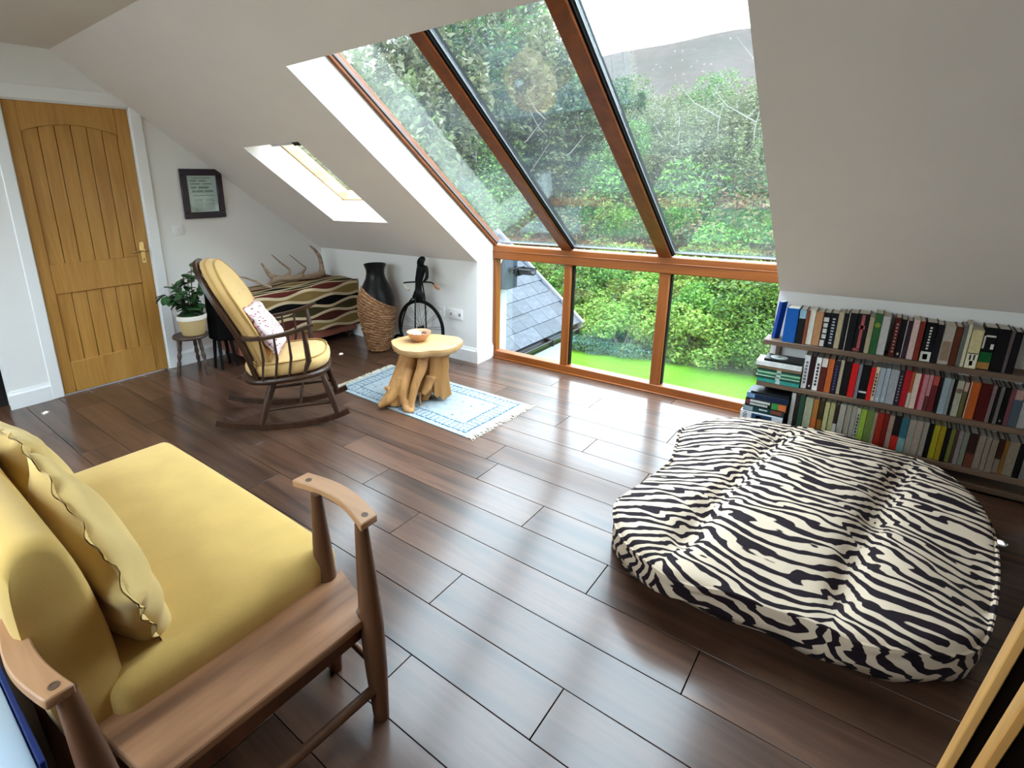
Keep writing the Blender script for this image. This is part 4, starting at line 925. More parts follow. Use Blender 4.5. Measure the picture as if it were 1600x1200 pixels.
# two root legs in front, with a hollow between and behind them
root([(.045, .0, .35), (.030, -.045, .275), (-.005, -.075, .20), (-.030, -.095, .12), (-.045, -.11, .05), (-.048, -.12, .010)], [.036, .036, .030, .026, .022, .024])
root([(-.060, -.01, .25), (-.085, -.06, .17), (-.098, -.09, .10), (-.088, -.12, .04), (-.072, -.14, .012)], [.040, .034, .026, .020, .024])
root([(-.075, -.135, .016), (-.050, -.15, .012), (-.030, -.145, .012)], [.022, .020, .010])
root([(.085, -.01, .20), (.060, -.03, .13), (.030, -.05, .09)], [.036, .034, .020]); root([(.012, -.05, .10), (.014, -.055, .008)], [.008, .007])
sb = obj('root_base', bm, STW, st, smooth=60)
md = sb.modifiers.new('merge', 'REMESH'); md.mode = 'VOXEL'; md.voxel_size = .005; md.use_smooth_shade = True
sm = sb.modifiers.new('soften', 'SMOOTH'); sm.factor = .5; sm.iterations = 2
dg = bpy.context.evaluated_depsgraph_get(); me2 = bpy.data.meshes.new_from_object(sb.evaluated_get(dg)); sb.modifiers.clear(); sb.data = me2; me2.name = 'root_base'
for v_ in me2.vertices:
    if v_.co.z < .011: v_.co.z = .011
    if v_.co.z > .3535: v_.co.z = .3535
BX, BY = -2.375, 2.615
t = thing('bowl', 'small wooden bowl of stones and shells on the stump table', 'bowl', (BX, BY, .4035))
obj('bowl_body', lathe(B(), [(0, .4038), (.035, .4038), (.040, .407), (.070, .435), (.083, .463), (.084, .468), (.079, .467), (.064, .438), (.035, .415), (0, .411)], 36, (BX, BY, 0)), wood('bowl_wood', (.58, .32, .17), (.42, .20, .10), 0, 1.5, .4), t, smooth=60)
def pebble(x, y, z, r, m, lab, k, nm='pebble', cat='stone'):
    bm = B(); bmesh.ops.create_icosphere(bm, subdivisions=2, radius=r)
    for v_ in bm.verts: v_.co = Vector((v_.co.x * (1 + .2 * math.sin(k)), v_.co.y, v_.co.z * .7)) * (1 + .08 * math.sin(v_.co.x * 90 + k * 3))
    o = obj(nm, bm, m, None, lab, cat, 'stones and shells in the bowl', smooth=70); o.location = (BX + x, BY + y, z)
WS = newmat('white_shell', (.78, .76, .74), .5); DS = newmat('dark_stone', (.06, .035, .03), .5); RS = newmat('rust_stone', (.35, .15, .08), .6)
pebble(-.005, -.012, .450, .030, WS, 'large white shell in the middle of the wooden bowl', 1, 'shell', 'shell')
for i, (x, y, z, r, m, lab) in enumerate(((-.034, -.020, .446, .014, DS, 'dark stone in the bowl at the side nearest the rocking chair'), (.038, .012, .452, .014, DS, 'dark stone in the bowl on the window side of the white shell'), (.012, -.040, .450, .012, DS, 'dark pebble at the front of the bowl below the white shell'),
    (.020, .034, .455, .016, DS, 'dark round stone at the rear of the bowl'), (.048, -.012, .455, .013, RS, 'rusty brown stone in the bowl against its rim'), (-.026, .026, .450, .015, RS, 'rusty brown stone tucked behind the white shell'))): pebble(x, y, z, r, m, lab, i)

# ---------------------------------------------------------------- tall vase in a basket-weave sleeve
VX, VY = -3.405, 3.205
vz = thing('vase', 'tall black vase with a slanting woven wicker sleeve beside the striped chest', 'vase', (VX, VY, 0))
vp = [(0, 0), (.082, 0), (.09, .01), (.112, .10), (.140, .22), (.160, .34), (.166, .42), (.160, .48), (.140, .545), (.112, .605), (.088, .655), (.079, .70), (.082, .735), (.096, .768), (.099, .778), (.094, .781), (.075, .75), (.070, .69), (.04, .5), (0, .48)]
obj('vase_body', lathe(B(), [tuple(q) for q in vp], 48, (VX, VY, 0)), newmat('black_glaze', (.0045, .004, .004), .36, .25), vz, smooth=60)
WICK = newmat('wicker', (.40, .21, .10), .7); nt, b = NT(WICK); v, x, y, z = coords(nt); nz = noise(nt, vec(nt, x * 30, y * 30, z * 120), 1.0, 2.0)
nt.links.new(ramp(nt, nz, [(.3, (.11, .045, .018)), (.5, (.26, .12, .05)), (.7, (.42, .23, .11))]), b.inputs['Base Color'])
def vr(z): return interp(z, [q[1] for q in vp[:15]], [q[0] for q in vp[:15]])
tilt0 = math.atan2(-.73, -.35)   # side where the sleeve climbs
bm = B()
def sleeve(u, v):
    t = u * 2 * PI; zt = .50 + .095 * math.cos(t - math.atan2(-.68, -.73)); z = .004 + v * (zt - .004)
    row = v * 19 + 0; bx = abs(math.sin(PI * row)) ** .6; seg = math.sin(t * 26 + (int(row) % 2) * PI) * .5 + .5
    tw = .9 * math.sin(2 * PI * (row * .5) + 0) * 0
    r = vr(z) + .004 + .0085 * bx * (.55 + .45 * seg)
    if v > .985: r = vr(z) + .002
    return (VX + r * math.cos(t), VY + r * math.sin(t), z)
grid(bm, sleeve, 208, 132, closeu=True); obj('wicker_sleeve', bm, WICK, vz, smooth=70)
bm = B(); rg = random.Random(2)
for k in range(26):
    t0 = rg.uniform(0, 6.28); v0 = rg.uniform(.1, .95); L = rg.uniform(.6, 1.6); P = []
    for i in range(12):
        t = t0 + L * i / 11; zt = .50 + .095 * math.cos(t - math.atan2(-.68, -.73)); z = v0 * zt + .05 * (i / 11 - .5); z = min(max(z, .01), zt - .004); r = vr(z) + .0125; P.append((VX + r * math.cos(t), VY + r * math.sin(t), z))
    tube(bm, P, [.002] + [.0042] * 10 + [.002], 6)
obj('wicker_strands', bm, newmat('pale_wicker', (.46, .26, .13), .7), vz, kind='stuff', smooth=60)

# ---------------------------------------------------------------- penny-farthing ornament with rider
bk_ = thing('bicycle_ornament', 'black penny-farthing ornament with a bent rider standing by the knee wall', 'ornament', (-2.90, 3.27, 0))
IRON = newmat('black_iron', (.004, .004, .0045), .4, .2); RUBB = newmat('black_tyre', (.003, .003, .0032), .7, .1)
WC = Vector((-2.945, 3.27, .262)); WR = .236; wd = Vector((1, .05, 0)).normalized()
def wp(a, r, o=0): return WC + wd * (r * math.cos(a)) + Vector((0, o, r * math.sin(a)))
wh = obj('front_wheel', tube(B(), [wp(2 * PI * i / 56, WR) for i in range(56)], .0125, 10, closed=True), RUBB, bk_)
obj('rim', tube(B(), [wp(2 * PI * i / 56, WR - .014) for i in range(56)], .005, 6, closed=True), IRON, wh)
obj('hub', tube(B(), [WC + Vector((0, -.03, 0)), WC + Vector((0, .03, 0))], [.016, .016], 12), IRON, wh)
for i in range(24): obj('spoke', tube(B(), [wp(2 * PI * i / 24, .014, .012 * (-1) ** i), wp(2 * PI * (i + .3 * (-1) ** i) / 24, WR - .014)], .0016, 4), IRON, wh)
obj('fork', tube(B(), [WC + Vector((-.035, -.032, 0)), WC + Vector((-.030, -.028, .25)), WC + Vector((-.030, -.01, .29))], [.006, .006, .007], 8), IRON, bk_)
obj('fork', tube(B(), [WC + Vector((.035, .030, 0)), WC + Vector((.032, .026, .25)), WC + Vector((.028, 0, .395))], [.006, .006, .006], 8), IRON, bk_)
hb = obj('handlebar', tube(B(), bez([WC + Vector(q) for q in ((-.165, -.02, .375), (-.08, -.01, .388), (.03, 0, .398), (.10, .01, .402), (.135, .01, .396), (.165, 0, .382))], 5), .0065, 8), IRON, bk_)
GRIP = wood('grip_wood', (.42, .20, .09), (.28, .12, .05), 0, 2, .5)
obj('grip', tube(B(), [WC + Vector((.160, 0, .386)), WC + Vector((.19, -.008, .372)), WC + Vector((.215, -.012, .360))], [.010, .014, .012], 10), GRIP, hb)
obj('grip', tube(B(), [WC + Vector((-.150, -.03, .355)), WC + Vector((-.125, -.035, .338)), WC + Vector((-.09, -.038, .322))], [.010, .013, .010], 10), newmat('cream_grip', (.62, .55, .45), .6), hb)
obj('backbone', tube(B(), bez([WC + Vector(q) for q in ((-.02, .0, .27), (-.13, .02, .22), (-.23, .03, .05), (-.28, .04, -.13))], 6), .007, 8), IRON, bk_)
rw = WC + Vector((-.30, .045, -.186)); obj('rear_wheel', tube(B(), [rw + wd * (.062 * math.cos(2 * PI * i / 28)) + Vector((0, 0, .062 * math.sin(2 * PI * i / 28))) for i in range(28)], .0125, 8, closed=True), RUBB, bk_)
# rider: one continuous skinned body, bent forward with an arm looping down to the bar
def skinned(name, V, E, R, m, parent, root=0, label=None):
    me = bpy.data.meshes.new(name); me.from_pydata([tuple(q) for q in V], E, []); o = bpy.data.objects.new(name, me); COL.objects.link(o)
    md = o.modifiers.new('skin', 'SKIN'); md.use_smooth_shade = True
    for i, sv in enumerate(me.skin_vertices[0].data): sv.radius = R[i] if hasattr(R[i], '__len__') else (R[i], R[i]); sv.use_root = (i == root)
    sd = o.modifiers.new('sub', 'SUBSURF'); sd.levels = 2; sd.render_levels = 2
    dg = bpy.context.evaluated_depsgraph_get(); dg.update(); m2 = bpy.data.meshes.new_from_object(o.evaluated_get(dg)); bpy.data.objects.remove(o); m2.name = name
    m2.materials.clear(); m2.materials.append(m); m2.shade_smooth()
    return obj(name, m2, m, parent, label=label)
pv = [(-.02, 0, .285), (-.015, 0, .36), (-.005, 0, .43), (.005, 0, .50), (.01, 0, .535), (.015, 0, .565), (.034, 0, .590), (.052, 0, .566), (.082, -.006, .53), (.094, -.01, .475), (.080, -.012, .43), (.050, -.010, .398), (.028, .018, .53), (.060, .024, .49), (.070, .024, .44), (.050, .020, .41),
      (-.055, -.012, .262), (-.065, -.016, .252), (.02, .012, .262), (.035, .014, .252)]
pe = [(0, 1), (1, 2), (2, 3), (3, 4), (4, 5), (5, 6), (6, 7), (3, 8), (8, 9), (9, 10), (10, 11), (3, 12), (12, 13), (13, 14), (14, 15), (0, 16), (16, 17), (0, 18), (18, 19)]
prd = [.036, .030, .036, .046, .028, .036, .040, .026, .017, .015, .013, .012, .015, .012, .010, .009, .022, .016, .022, .016]
rd = skinned('rider', [WC + Vector(q) for q in pv], pe, prd, IRON, bk_, 1, 'black bent-over rider figure')

# ---------------------------------------------------------------- chest under a striped throw, antler, black case
CX0, CX1, CY0, CY1, CZT = XG + .02, -3.915, 2.20, 3.405, .565
ch = thing('chest', 'dark reddish storage chest almost hidden by the striped throw', 'chest', (-4.15, 2.8, 0))
TERR = wood('terracotta_paint', (.36, .13, .085), (.27, .09, .06), 1, .6, .5)
obj('body', box(B(), (CX0, CY0, .075), (CX1, CY1, CZT - .03), .006), TERR, ch); obj('lid', box(B(), (CX0, CY0 - .01, CZT - .03), (CX1 + .008, CY1, CZT), .008, 2), TERR, ch)
for x in (CX0 + .05, CX1 - .05):
    for y in (CY0 + .06, CY1 - .06): obj('foot', tube(B(), [(x, y, 0), (x, y, .08)], [.014, .022], 10), ROCKW, ch)
CRM, RED_, TAN_, BLK_, OLV_, MAR_ = (.55, .43, .27), (.085, .017, .012), (.22, .14, .048), (.005, .004, .004), (.050, .040, .016), (.065, .018, .013)
THR = newmat('wave_striped_throw', CRM, .95, .08); nt, b = NT(THR)
tx = nt.nodes.new('ShaderNodeUVMap'); sx_ = nt.nodes.new('ShaderNodeSeparateXYZ'); nt.links.new(tx.outputs[0], sx_.inputs[0]); u = X(nt, sx_.outputs[0]); w = X(nt, sx_.outputs[1])
ph = u * (2 * PI / .50) + .6; sp = .073; cnt = None; line = None
for k in range(-6, 8):
    lk = w + ((ph + PI * (k % 2)).sin() * .017 - (k * sp))      # signed distance to wave k
    g = lk.gt(0.0); cnt = g if cnt is None else cnt + g; q = lk.abs().lt(.0125); line = q if line is None else line.max(q)
cols = [TAN_, MAR_, RED_, TAN_, BLK_, OLV_, RED_, TAN_, BLK_, OLV_, MAR_, TAN_, MAR_, BLK_, TAN_]
stops = [(max(0, (i - .5) / 15), c) for i, c in enumerate(cols)]
base = ramp(nt, cnt / 15.0, stops, True)
fz = noise(nt, vec(nt, u, w, 0.0), 400.0, 1.0); nt.links.new(mixc(nt, line, base, CRM), b.inputs['Base Color']); bump(nt, b, fz, .3, .002)
def throwf(a, c):
    y = lerp(2.245, 3.415, a); L = lerp(-.46, lerp(.36, .455, a), c); sag = .006 * math.sin(y * 11) + .004 * math.sin(y * 27 + 1)
    if L < 0: x, z = CX1 + .012 + L, CZT + .007 + .006 * math.sin(y * 9 + L * 20) * (1 if L > -.42 else .3) + .012 * (a > .0) * math.exp(-((y - 3.1) / .25) ** 2) * min(1, -L / .1)
    elif L < .03: q = L / .03 * PI / 2; x, z = CX1 + .012 + .019 * math.sin(q), CZT - .012 + .019 * math.cos(q)
    else: x, z = CX1 + .031 + sag * min(1, (L - .03) / .1) + .004, CZT - .012 - (L - .03)
    return (x, y, z)
bm = B(); grid(bm, throwf, 110, 90, uv=lambda a, c: (a * 1.17, lerp(-.46, lerp(.36, .455, a), c) - .045 + .0))
obj('throw', bm, THR, None, 'throw with wavy red, tan, black and cream stripes draped over the chest', 'blanket', smooth=60)
tag(bpy.data.objects['throw']); base_at(bpy.data.objects['throw'], (-4.0, 2.8, CZT))
BONE = wood('antler_bone', (.42, .32, .23), (.20, .11, .06), 1, 1.2, .55, dark=(.07, .03, .014))
AZ = lambda y, z, x=-4.17: Vector((x, y, z))
av = [AZ(3.215, .615), AZ(3.10, .612), AZ(2.95, .622), AZ(2.82, .632), AZ(2.70, .650), AZ(2.645, .685), AZ(2.62, .735, -4.18), AZ(2.588, .800, -4.19), AZ(2.60, .615, -4.12), AZ(2.54, .600, -4.09),
      AZ(2.885, .700, -4.20), AZ(2.815, .775, -4.24), AZ(2.75, .850, -4.27), AZ(3.065, .695, -4.2), AZ(3.0, .765, -4.24), AZ(2.94, .830, -4.27), AZ(3.225, .70, -4.17), AZ(3.215, .79, -4.18), AZ(3.175, .86, -4.2), AZ(3.13, .90, -4.21), AZ(3.23, .628)]
ae = [(0, 1), (1, 2), (2, 3), (3, 4), (4, 5), (5, 6), (6, 7), (4, 8), (8, 9), (3, 10), (10, 11), (11, 12), (2, 13), (13, 14), (14, 15), (0, 16), (16, 17), (17, 18), (18, 19), (0, 20)]
ar = [.034, .029, .025, .025, .027, .021, .014, .008, .013, .006, .009, .008, .004, .007, .005, .003, .023, .020, .014, .006, .038]
an = skinned('antler', av, ae, ar, BONE, None, 0); tag(an, 'large branching deer antler lying on top of the striped throw', 'antler'); base_at(an, (-4.17, 2.9, .6))
a2 = skinned('antler', [AZ(2.57, .602, -4.03), AZ(2.52, .628, -4.06), AZ(2.47, .662, -4.10), AZ(2.40, .70, -4.16), AZ(2.35, .715, -4.19)], [(0, 1), (1, 2), (2, 3), (3, 4)], [.010, .012, .011, .007, .003], BONE, None, 0)
tag(a2, 'short single antler tine propped beside the large antler on the throw', 'antler'); base_at(a2, (-4.05, 2.5, .6))
t = thing('black_case', 'black case on a slim dark stand between the plant stool and the rocking chair', 'case', (-4.08, 2.07, 0))
cs = B(); prism(cs, [(2.012, .25), (2.22, .215), (2.175, .50), (2.125, .66), (2.06, .69), (2.02, .65)], -4.16, -4.02, GM, .012); obj('case_body', cs, BLACKM, t)
obj('case_flap', prism(B(), [(2.02, .45), (2.17, .45), (2.12, .655), (2.06, .68), (2.025, .64)], -4.022, -4.008, GM, .004), BLACKM, t)
for x, y in ((-4.03, 2.035), (-4.14, 2.03), (-4.03, 2.17), (-4.14, 2.16)): obj('leg', tube(B(), [(x, y, 0), (x + (-4.085 - x) * .4, y + (2.07 - y) * .3, .26)], [.012, .016], 8), BLACK, t)
t = thing('plug_adaptor', 'little white box on the dark floor in front of the chest', 'adaptor', (-3.80, 2.25, 0)); obj('shell', box(B(), (-3.83, 2.20, 0), (-3.795, 2.25, .022), .004, 2), PLASTIC, t); obj('cable_stub', tube(B(), [(-3.83, 2.22, .01), (-3.87, 2.20, .006)], .003, 6), PLASTIC, t)

# ---------------------------------------------------------------- stool with the potted plant
PX_, PY_ = -4.14, 1.862
stl = thing('plant_stool', 'small dark three-legged wooden stool with bobbin-turned legs under the plant', 'stool', (PX_, PY_, 0))
DW = wood('dark_stool_wood', (.075, .042, .028), (.038, .020, .014), 0, 1.2, .4)
obj('seat', lathe(B(), [(0, .300), (.118, .300), (.133, .306), (.136, .316), (.131, .325), (0, .327)], 32, (PX_, PY_, 0)), DW, stl)
for a in (-1.75, .35, 2.45):
    x, y = math.cos(a), math.sin(a); P = [Vector((PX_ + x * lerp(.132, .080, i / 24), PY_ + y * lerp(.132, .080, i / 24), .305 * i / 24)) for i in range(25)]
    obj('leg', tube(B(), P, [.010 + .007 * abs(math.sin(i * .62)) if 2 < i < 18 else .014 for i in range(25)], 12), DW, stl)
pt = thing('potted_plant', 'bushy green money plant in a two-tone cream pot on the dark stool', 'plant', (PX_ + .02, PY_ + .02, .327))
qx, qy = PX_ + .02, PY_ + .02
POT = newmat('straw_glaze', (.50, .36, .17), .55); RIMM = newmat('cream_glaze', (.72, .66, .58), .4)
po = obj('pot', lathe(B(), [(0, .328), (.080, .328), (.084, .334), (.098, .40), (.106, .452), (.100, .452), (.092, .44), (0, .44)], 36, (qx, qy, 0)), POT, pt, smooth=50)
obj('rim', lathe(B(), [(.1055, .450), (.111, .452), (.113, .482), (.110, .487), (.102, .486), (.098, .452), (.1055, .450)], 36, (qx, qy, 0)), RIMM, po, smooth=50)
obj('soil', lathe(B(), [(0, .472), (.100, .468), (.100, .44), (0, .44)], 24, (qx, qy, 0)), newmat('red_brown_soil', (.085, .028, .018), .95), pt)
LEAFM = newmat('plant_leaf', (.030, .085, .028), .35, .5); nt, b = NT(LEAFM); r = objrandom(nt); hs = nt.nodes.new('ShaderNodeHueSaturation'); hs.inputs['Color'].default_value = (.040, .105, .036, 1); nt.links.new((r * 1.1 + .45).v, hs.inputs['Value']); nt.links.new(hs.outputs[0], b.inputs['Base Color'])
lb = B()
prof = [(0, .004), (.15, .020), (.4, .030), (.7, .027), (.9, .014), (1, .001)]
rows = []
for k, wd_ in prof: rows.append([lb.verts.new((s * wd_, k * .075, .008 * abs(s) - .022 * k * k)) for s in (-1, 0, 1)])
for a, b in zip(rows, rows[1:]):
    for i in range(2): lb.faces.new((a[i], a[i + 1], b[i + 1], b[i]))
leafme = mesh_of('leaf', lb, LEAFM, 80)
g = random.Random(12); STEM = newmat('plant_stem', (.10, .075, .04), .7)
tips = []
for k, (ax, ay, h) in enumerate(((-.03, -.16, .66), (.0, -.10, .72), (.02, -.03, .80), (.03, .04, .88), (-.04, .03, .76), (.06, -.09, .68), (.05, .09, .74), (-.05, -.05, .70), (.09, .0, .67), (-.02, .10, .69), (.0, -.14, .63), (.07, -.13, .64))):
    P = bez([(qx + ax * .1, qy + ay * .1, .465), (qx + ax * .35, qy + ay * .35, .55), (qx + ax, qy + ay, h)], 6); obj('stem', tube(B(), P, [lerp(.007, .003, i / (len(P) - 1)) for i in range(len(P))], 6), STEM, pt)
    for i in range(4, len(P)):
        if i % 2 == 0 or i > 9: tips.append((P[i], math.atan2(ay, ax)))
for p, a0 in tips:
    for q in range(2):
        o = obj('leaf', leafme, LEAFM, pt, local=True); a = a0 + g.uniform(-2.2, 2.2)
        o.location = p - Vector(pt.location); o.rotation_euler = (g.uniform(-.5, .7), g.uniform(-.5, .5), a - PI / 2); s = g.uniform(.75, 1.2); o.scale = (s, s, s)
# ---------------------------------------------------------------- bookshelves
SHW = wood('dark_shelf_oak', (.17, .105, .065), (.095, .055, .035), 0, .8, .45)
YS = 3.300
bs = thing('bookshelf', 'low dark wooden bookshelf of long boards along the knee wall under the slope', 'bookshelf', (.1, 3.36, 0))
for z, xa in ((.588, -.452), (.348, -.455), (.113, -.40), (.040, -.40)): obj('shelf', box(B(), (xa, YS, z - .028), (.74, YK, z), .003), SHW, bs)
obj('side_panel', box(B(), (.74, YS, 0), (.765, YK, .84), .003), SHW, bs); obj('side_panel', box(B(), (-.400, 3.395, 0), (-.378, YK, .56), .002), SHW, bs)
PAGES = newmat('book_pages', (.60, .55, .46), .9)
ROWS = [[('blue', '1559a8', -0.369, -0.312, 0.185, ''),  # cover colours have shelf shade mixed in, dimmer toward the far end
    ('black', '15161a', -0.31, -0.279, 0.185, 'T8fb4c8'),
    ('rust brown', '8a4a30', -0.279, -0.266, 0.183, ''),
    ('cream', 'e6dfd2', -0.266, -0.24, 0.187, ''),
    ('tan', 'b98a62', -0.239, -0.207, 0.18, ''),
    ('black', '17171a', -0.206, -0.178, 0.182, 'Lcfcdc8'),
    ('navy black', '14151f', -0.178, -0.145, 0.182, 'Nb9bcc0'),
    ('beige', 'b5a787', -0.145, -0.123, 0.19, ''),
    ('black', '15131a', -0.123, -0.106, 0.19, ''),
    ('black', '0e0e10', -0.103, -0.069, 0.195, 'Wc9c4bb'),
    ('black', '100d10', -0.069, -0.023, 0.195, 'Fb0555a'),
    ('beige', 'a99d80', -0.022, -0.003, 0.185, ''),
    ('green', '2c5c33', -0.003, 0.026, 0.205, 'S7d8d3a'),
    ('pale grey', 'b9b7b5', 0.026, 0.057, 0.195, ''),
    ('maroon', '4a1413', 0.073, 0.095, 0.195, 'Na58a80'),
    ('black', '0d0b0d', 0.096, 0.117, 0.19, 'Dc9b0a6'),
    ('plum', '33202c', 0.117, 0.138, 0.185, 'Wd8d2d0'),
    ('pinkish white', 'cbb0a8', 0.139, 0.162, 0.195, ''),
    ('brick red', '7c2b20', 0.163, 0.182, 0.19, ''),
    ('black', '0c0c0e', 0.186, 0.224, 0.19, 'Pcfd0c4'),
    ('black', '171318', 0.225, 0.248, 0.185, ''),
    ('stone grey', 'a79f94', 0.249, 0.286, 0.185, 'M8b7462'),
    ('brown', '5b2d1a', 0.287, 0.309, 0.185, ''),
    ('grey', '6e6f68', 0.31, 0.325, 0.19, ''),
    ('cream', 'cfcab0', 0.326, 0.338, 0.2, ''),
    ('pale yellow', 'c7b98b', 0.34, 0.378, 0.18, 'Gd9d3bc'),
    ('black', '101011', 0.379, 0.42, 0.195, 'X14562c'),
    ('black', '0f0c0e', 0.421, 0.459, 0.195, ''),
    ('mauve grey', '5f5152', 0.46, 0.472, 0.19, ''),
    ('black', '100e10', 0.473, 0.496, 0.19, '')], [('white', 'd8d8da', -0.252, -0.227, 0.185, 'Q777'),
    ('dark brown', '2a1214', -0.226, -0.203, 0.185, 'De0dede'),
    ('white', 'e6e3e0', -0.202, -0.178, 0.183, 'Q222'),
    ('russet', '5a221b', -0.177, -0.151, 0.185, 'Td9cfc8'),
    ('orange', 'bb5e2d', -0.15, -0.124, 0.185, ''),
    ('purple black', '221627', -0.123, -0.101, 0.18, 'N575f8f'),
    ('beige', 'b3a78f', -0.1, -0.084, 0.185, ''),
    ('black', '120b0c', -0.083, -0.053, 0.185, ''),
    ('red', 'c4181a', -0.052, -0.025, 0.18, ''),
    ('grey', '74727c', -0.024, -0.01, 0.18, ''),
    ('black', '0a0a0c', -0.009, 0.024, 0.18, 'Vdfdfe2'),
    ('red', 'c91d1c', 0.024, 0.042, 0.175, ''),
    ('cream', 'ddc7ab', 0.042, 0.057, 0.18, 'Q422'),
    ('pale blue grey', '9aa3ab', 0.058, 0.079, 0.18, 'Dd0d4d8'),
    ('pale blue grey', 'a7afba', 0.079, 0.098, 0.18, 'Dd0d4d8'),
    ('silver grey', '98999c', 0.099, 0.132, 0.18, ''),
    ('dark violet', '2b2430', 0.132, 0.151, 0.18, 'N8a8088'),
    ('red', 'a51c26', 0.152, 0.176, 0.185, ''),
    ('orange', 'a4492a', 0.176, 0.187, 0.185, 'Bb9b5a8'),
    ('cream', 'd1b7a5', 0.188, 0.21, 0.18, ''),
    ('crimson', '96162c', 0.211, 0.219, 0.18, ''),
    ('pink', 'b8747c', 0.22, 0.238, 0.18, ''),
    ('pink', 'b97f7f', 0.239, 0.253, 0.18, 'B5d2c2c'),
    ('dark red', '6b2326', 0.254, 0.276, 0.18, 'Tb04a42'),
    ('black', '120c0d', 0.277, 0.288, 0.18, ''),
    ('pale blue grey', '8a979c', 0.29, 0.314, 0.18, ''),
    ('pale blue grey', '84898a', 0.314, 0.325, 0.178, ''),
    ('black', '16100f', 0.325, 0.336, 0.178, ''),
    ('cream', 'a5a08a', 0.337, 0.36, 0.175, 'S6b5a48'),
    ('olive', '5a5330', 0.361, 0.376, 0.175, 'Tb8948a'),
    ('orange', 'ad5220', 0.38, 0.413, 0.18, 'Wd0c0b0'),
    ('maroon', '49100f', 0.414, 0.452, 0.18, ''),
    ('grey pink', '7d6664', 0.452, 0.465, 0.178, ''),
    ('black', '0d0a0b', 0.466, 0.476, 0.178, ''),
    ('grey', '6f6764', 0.476, 0.489, 0.178, ''),
    ('black', '0d0a0b', 0.49, 0.508, 0.178, 'D9a9490'),
    ('mauve', '6a3d42', 0.509, 0.523, 0.178, ''),
    ('slate blue', '48525a', 0.523, 0.551, 0.175, 'Ta48078'),
    ('white', '9b9692', 0.552, 0.577, 0.178, '')], [('pale grey', 'b9b6ae', -0.28, -0.261, 0.2, ''),
    ('dark brown', '2c2220', -0.26, -0.243, 0.19, ''),
    ('dark green', '2f4a38', -0.242, -0.218, 0.195, ''),
    ('pale green', '9fa083', -0.216, -0.181, 0.19, ''),
    ('orange brown', 'a36a34', -0.179, -0.156, 0.19, 'Bb9602c'),
    ('dark brown', '3f3320', -0.154, -0.132, 0.185, 'B8a5a26'),
    ('pale yellow', 'b5ad7a', -0.129, -0.109, 0.185, 'D8a7c40'),
    ('pale yellow', 'aaa272', -0.107, -0.085, 0.185, ''),
    ('dark brown', '2e2420', -0.085, -0.069, 0.18, 'Bb8b0a4'),
    ('stone', 'a0988c', -0.067, -0.041, 0.19, ''),
    ('stone', '9d9384', -0.04, -0.017, 0.19, ''),
    ('stone', '9a9084', -0.016, 0.004, 0.19, ''),
    ('white', 'b4b09c', 0.005, 0.02, 0.185, 'Q333'),
    ('lime green', '8aa23a', 0.021, 0.044, 0.185, ''),
    ('moss green', '63743a', 0.044, 0.074, 0.185, ''),
    ('tan', '8d7a62', 0.074, 0.087, 0.18, ''),
    ('red', '8e2416', 0.088, 0.112, 0.185, ''),
    ('dark red', '6e1a12', 0.112, 0.131, 0.185, ''),
    ('pinkish tan', 'a08272', 0.132, 0.153, 0.18, ''),
    ('black', '1c1416', 0.145, 0.18, 0.185, 'Ba82418'),
    ('teal', '2d5a66', 0.18, 0.207, 0.18, 'B6f8c8a'),
    ('stone', '8c8072', 0.208, 0.233, 0.18, ''),
    ('beige', '907f72', 0.233, 0.259, 0.18, ''),
    ('stone', '8d8173', 0.259, 0.28, 0.18, 'Da5a09a'),
    ('black', '0d0b0b', 0.281, 0.298, 0.18, ''),
    ('yellow', '97881c', 0.298, 0.32, 0.175, ''),
    ('ochre', '90761c', 0.321, 0.341, 0.175, ''),
    ('black', '0e0c0a', 0.342, 0.356, 0.175, ''),
    ('olive', '686530', 0.357, 0.374, 0.172, ''),
    ('dark brown', '3d2c22', 0.374, 0.386, 0.172, ''),
    ('mauve white', '7d706c', 0.386, 0.402, 0.17, ''),
    ('grey green', '6d6e5c', 0.403, 0.421, 0.17, ''),
    ('dark brown', '2b1510', 0.422, 0.451, 0.172, 'B5a3020'),
    ('beige', '7d6e5f', 0.452, 0.475, 0.17, ''),
    ('beige', '7b6c5c', 0.476, 0.494, 0.17, ''),
    ('beige', '786a5a', 0.495, 0.516, 0.165, ''),
    ('dark brown', '351c10', 0.517, 0.537, 0.17, 'B7a6a5a'),
    ('amber', '7a4f20', 0.538, 0.55, 0.165, ''),
    ('beige', '7d6e5c', 0.55, 0.584, 0.168, ''),
    ('black', '0c0a0a', 0.584, 0.605, 0.168, ''),
    ('grey', '6a625e', 0.605, 0.626, 0.168, '')]]
SH = {0: ('top', .5884), 1: ('middle', .3484), 2: ('lower', .1134)}
def sp(bm, x0, x1, z0, z1, y, d=.0008): return box(bm, (x0, y - d, z0), (x1, y + .001, z1))
rb = random.Random(4); labels = {}
ORD = 'first second third fourth fifth sixth seventh eighth ninth tenth eleventh twelfth thirteenth fourteenth fifteenth sixteenth seventeenth eighteenth nineteenth twentieth'.split()
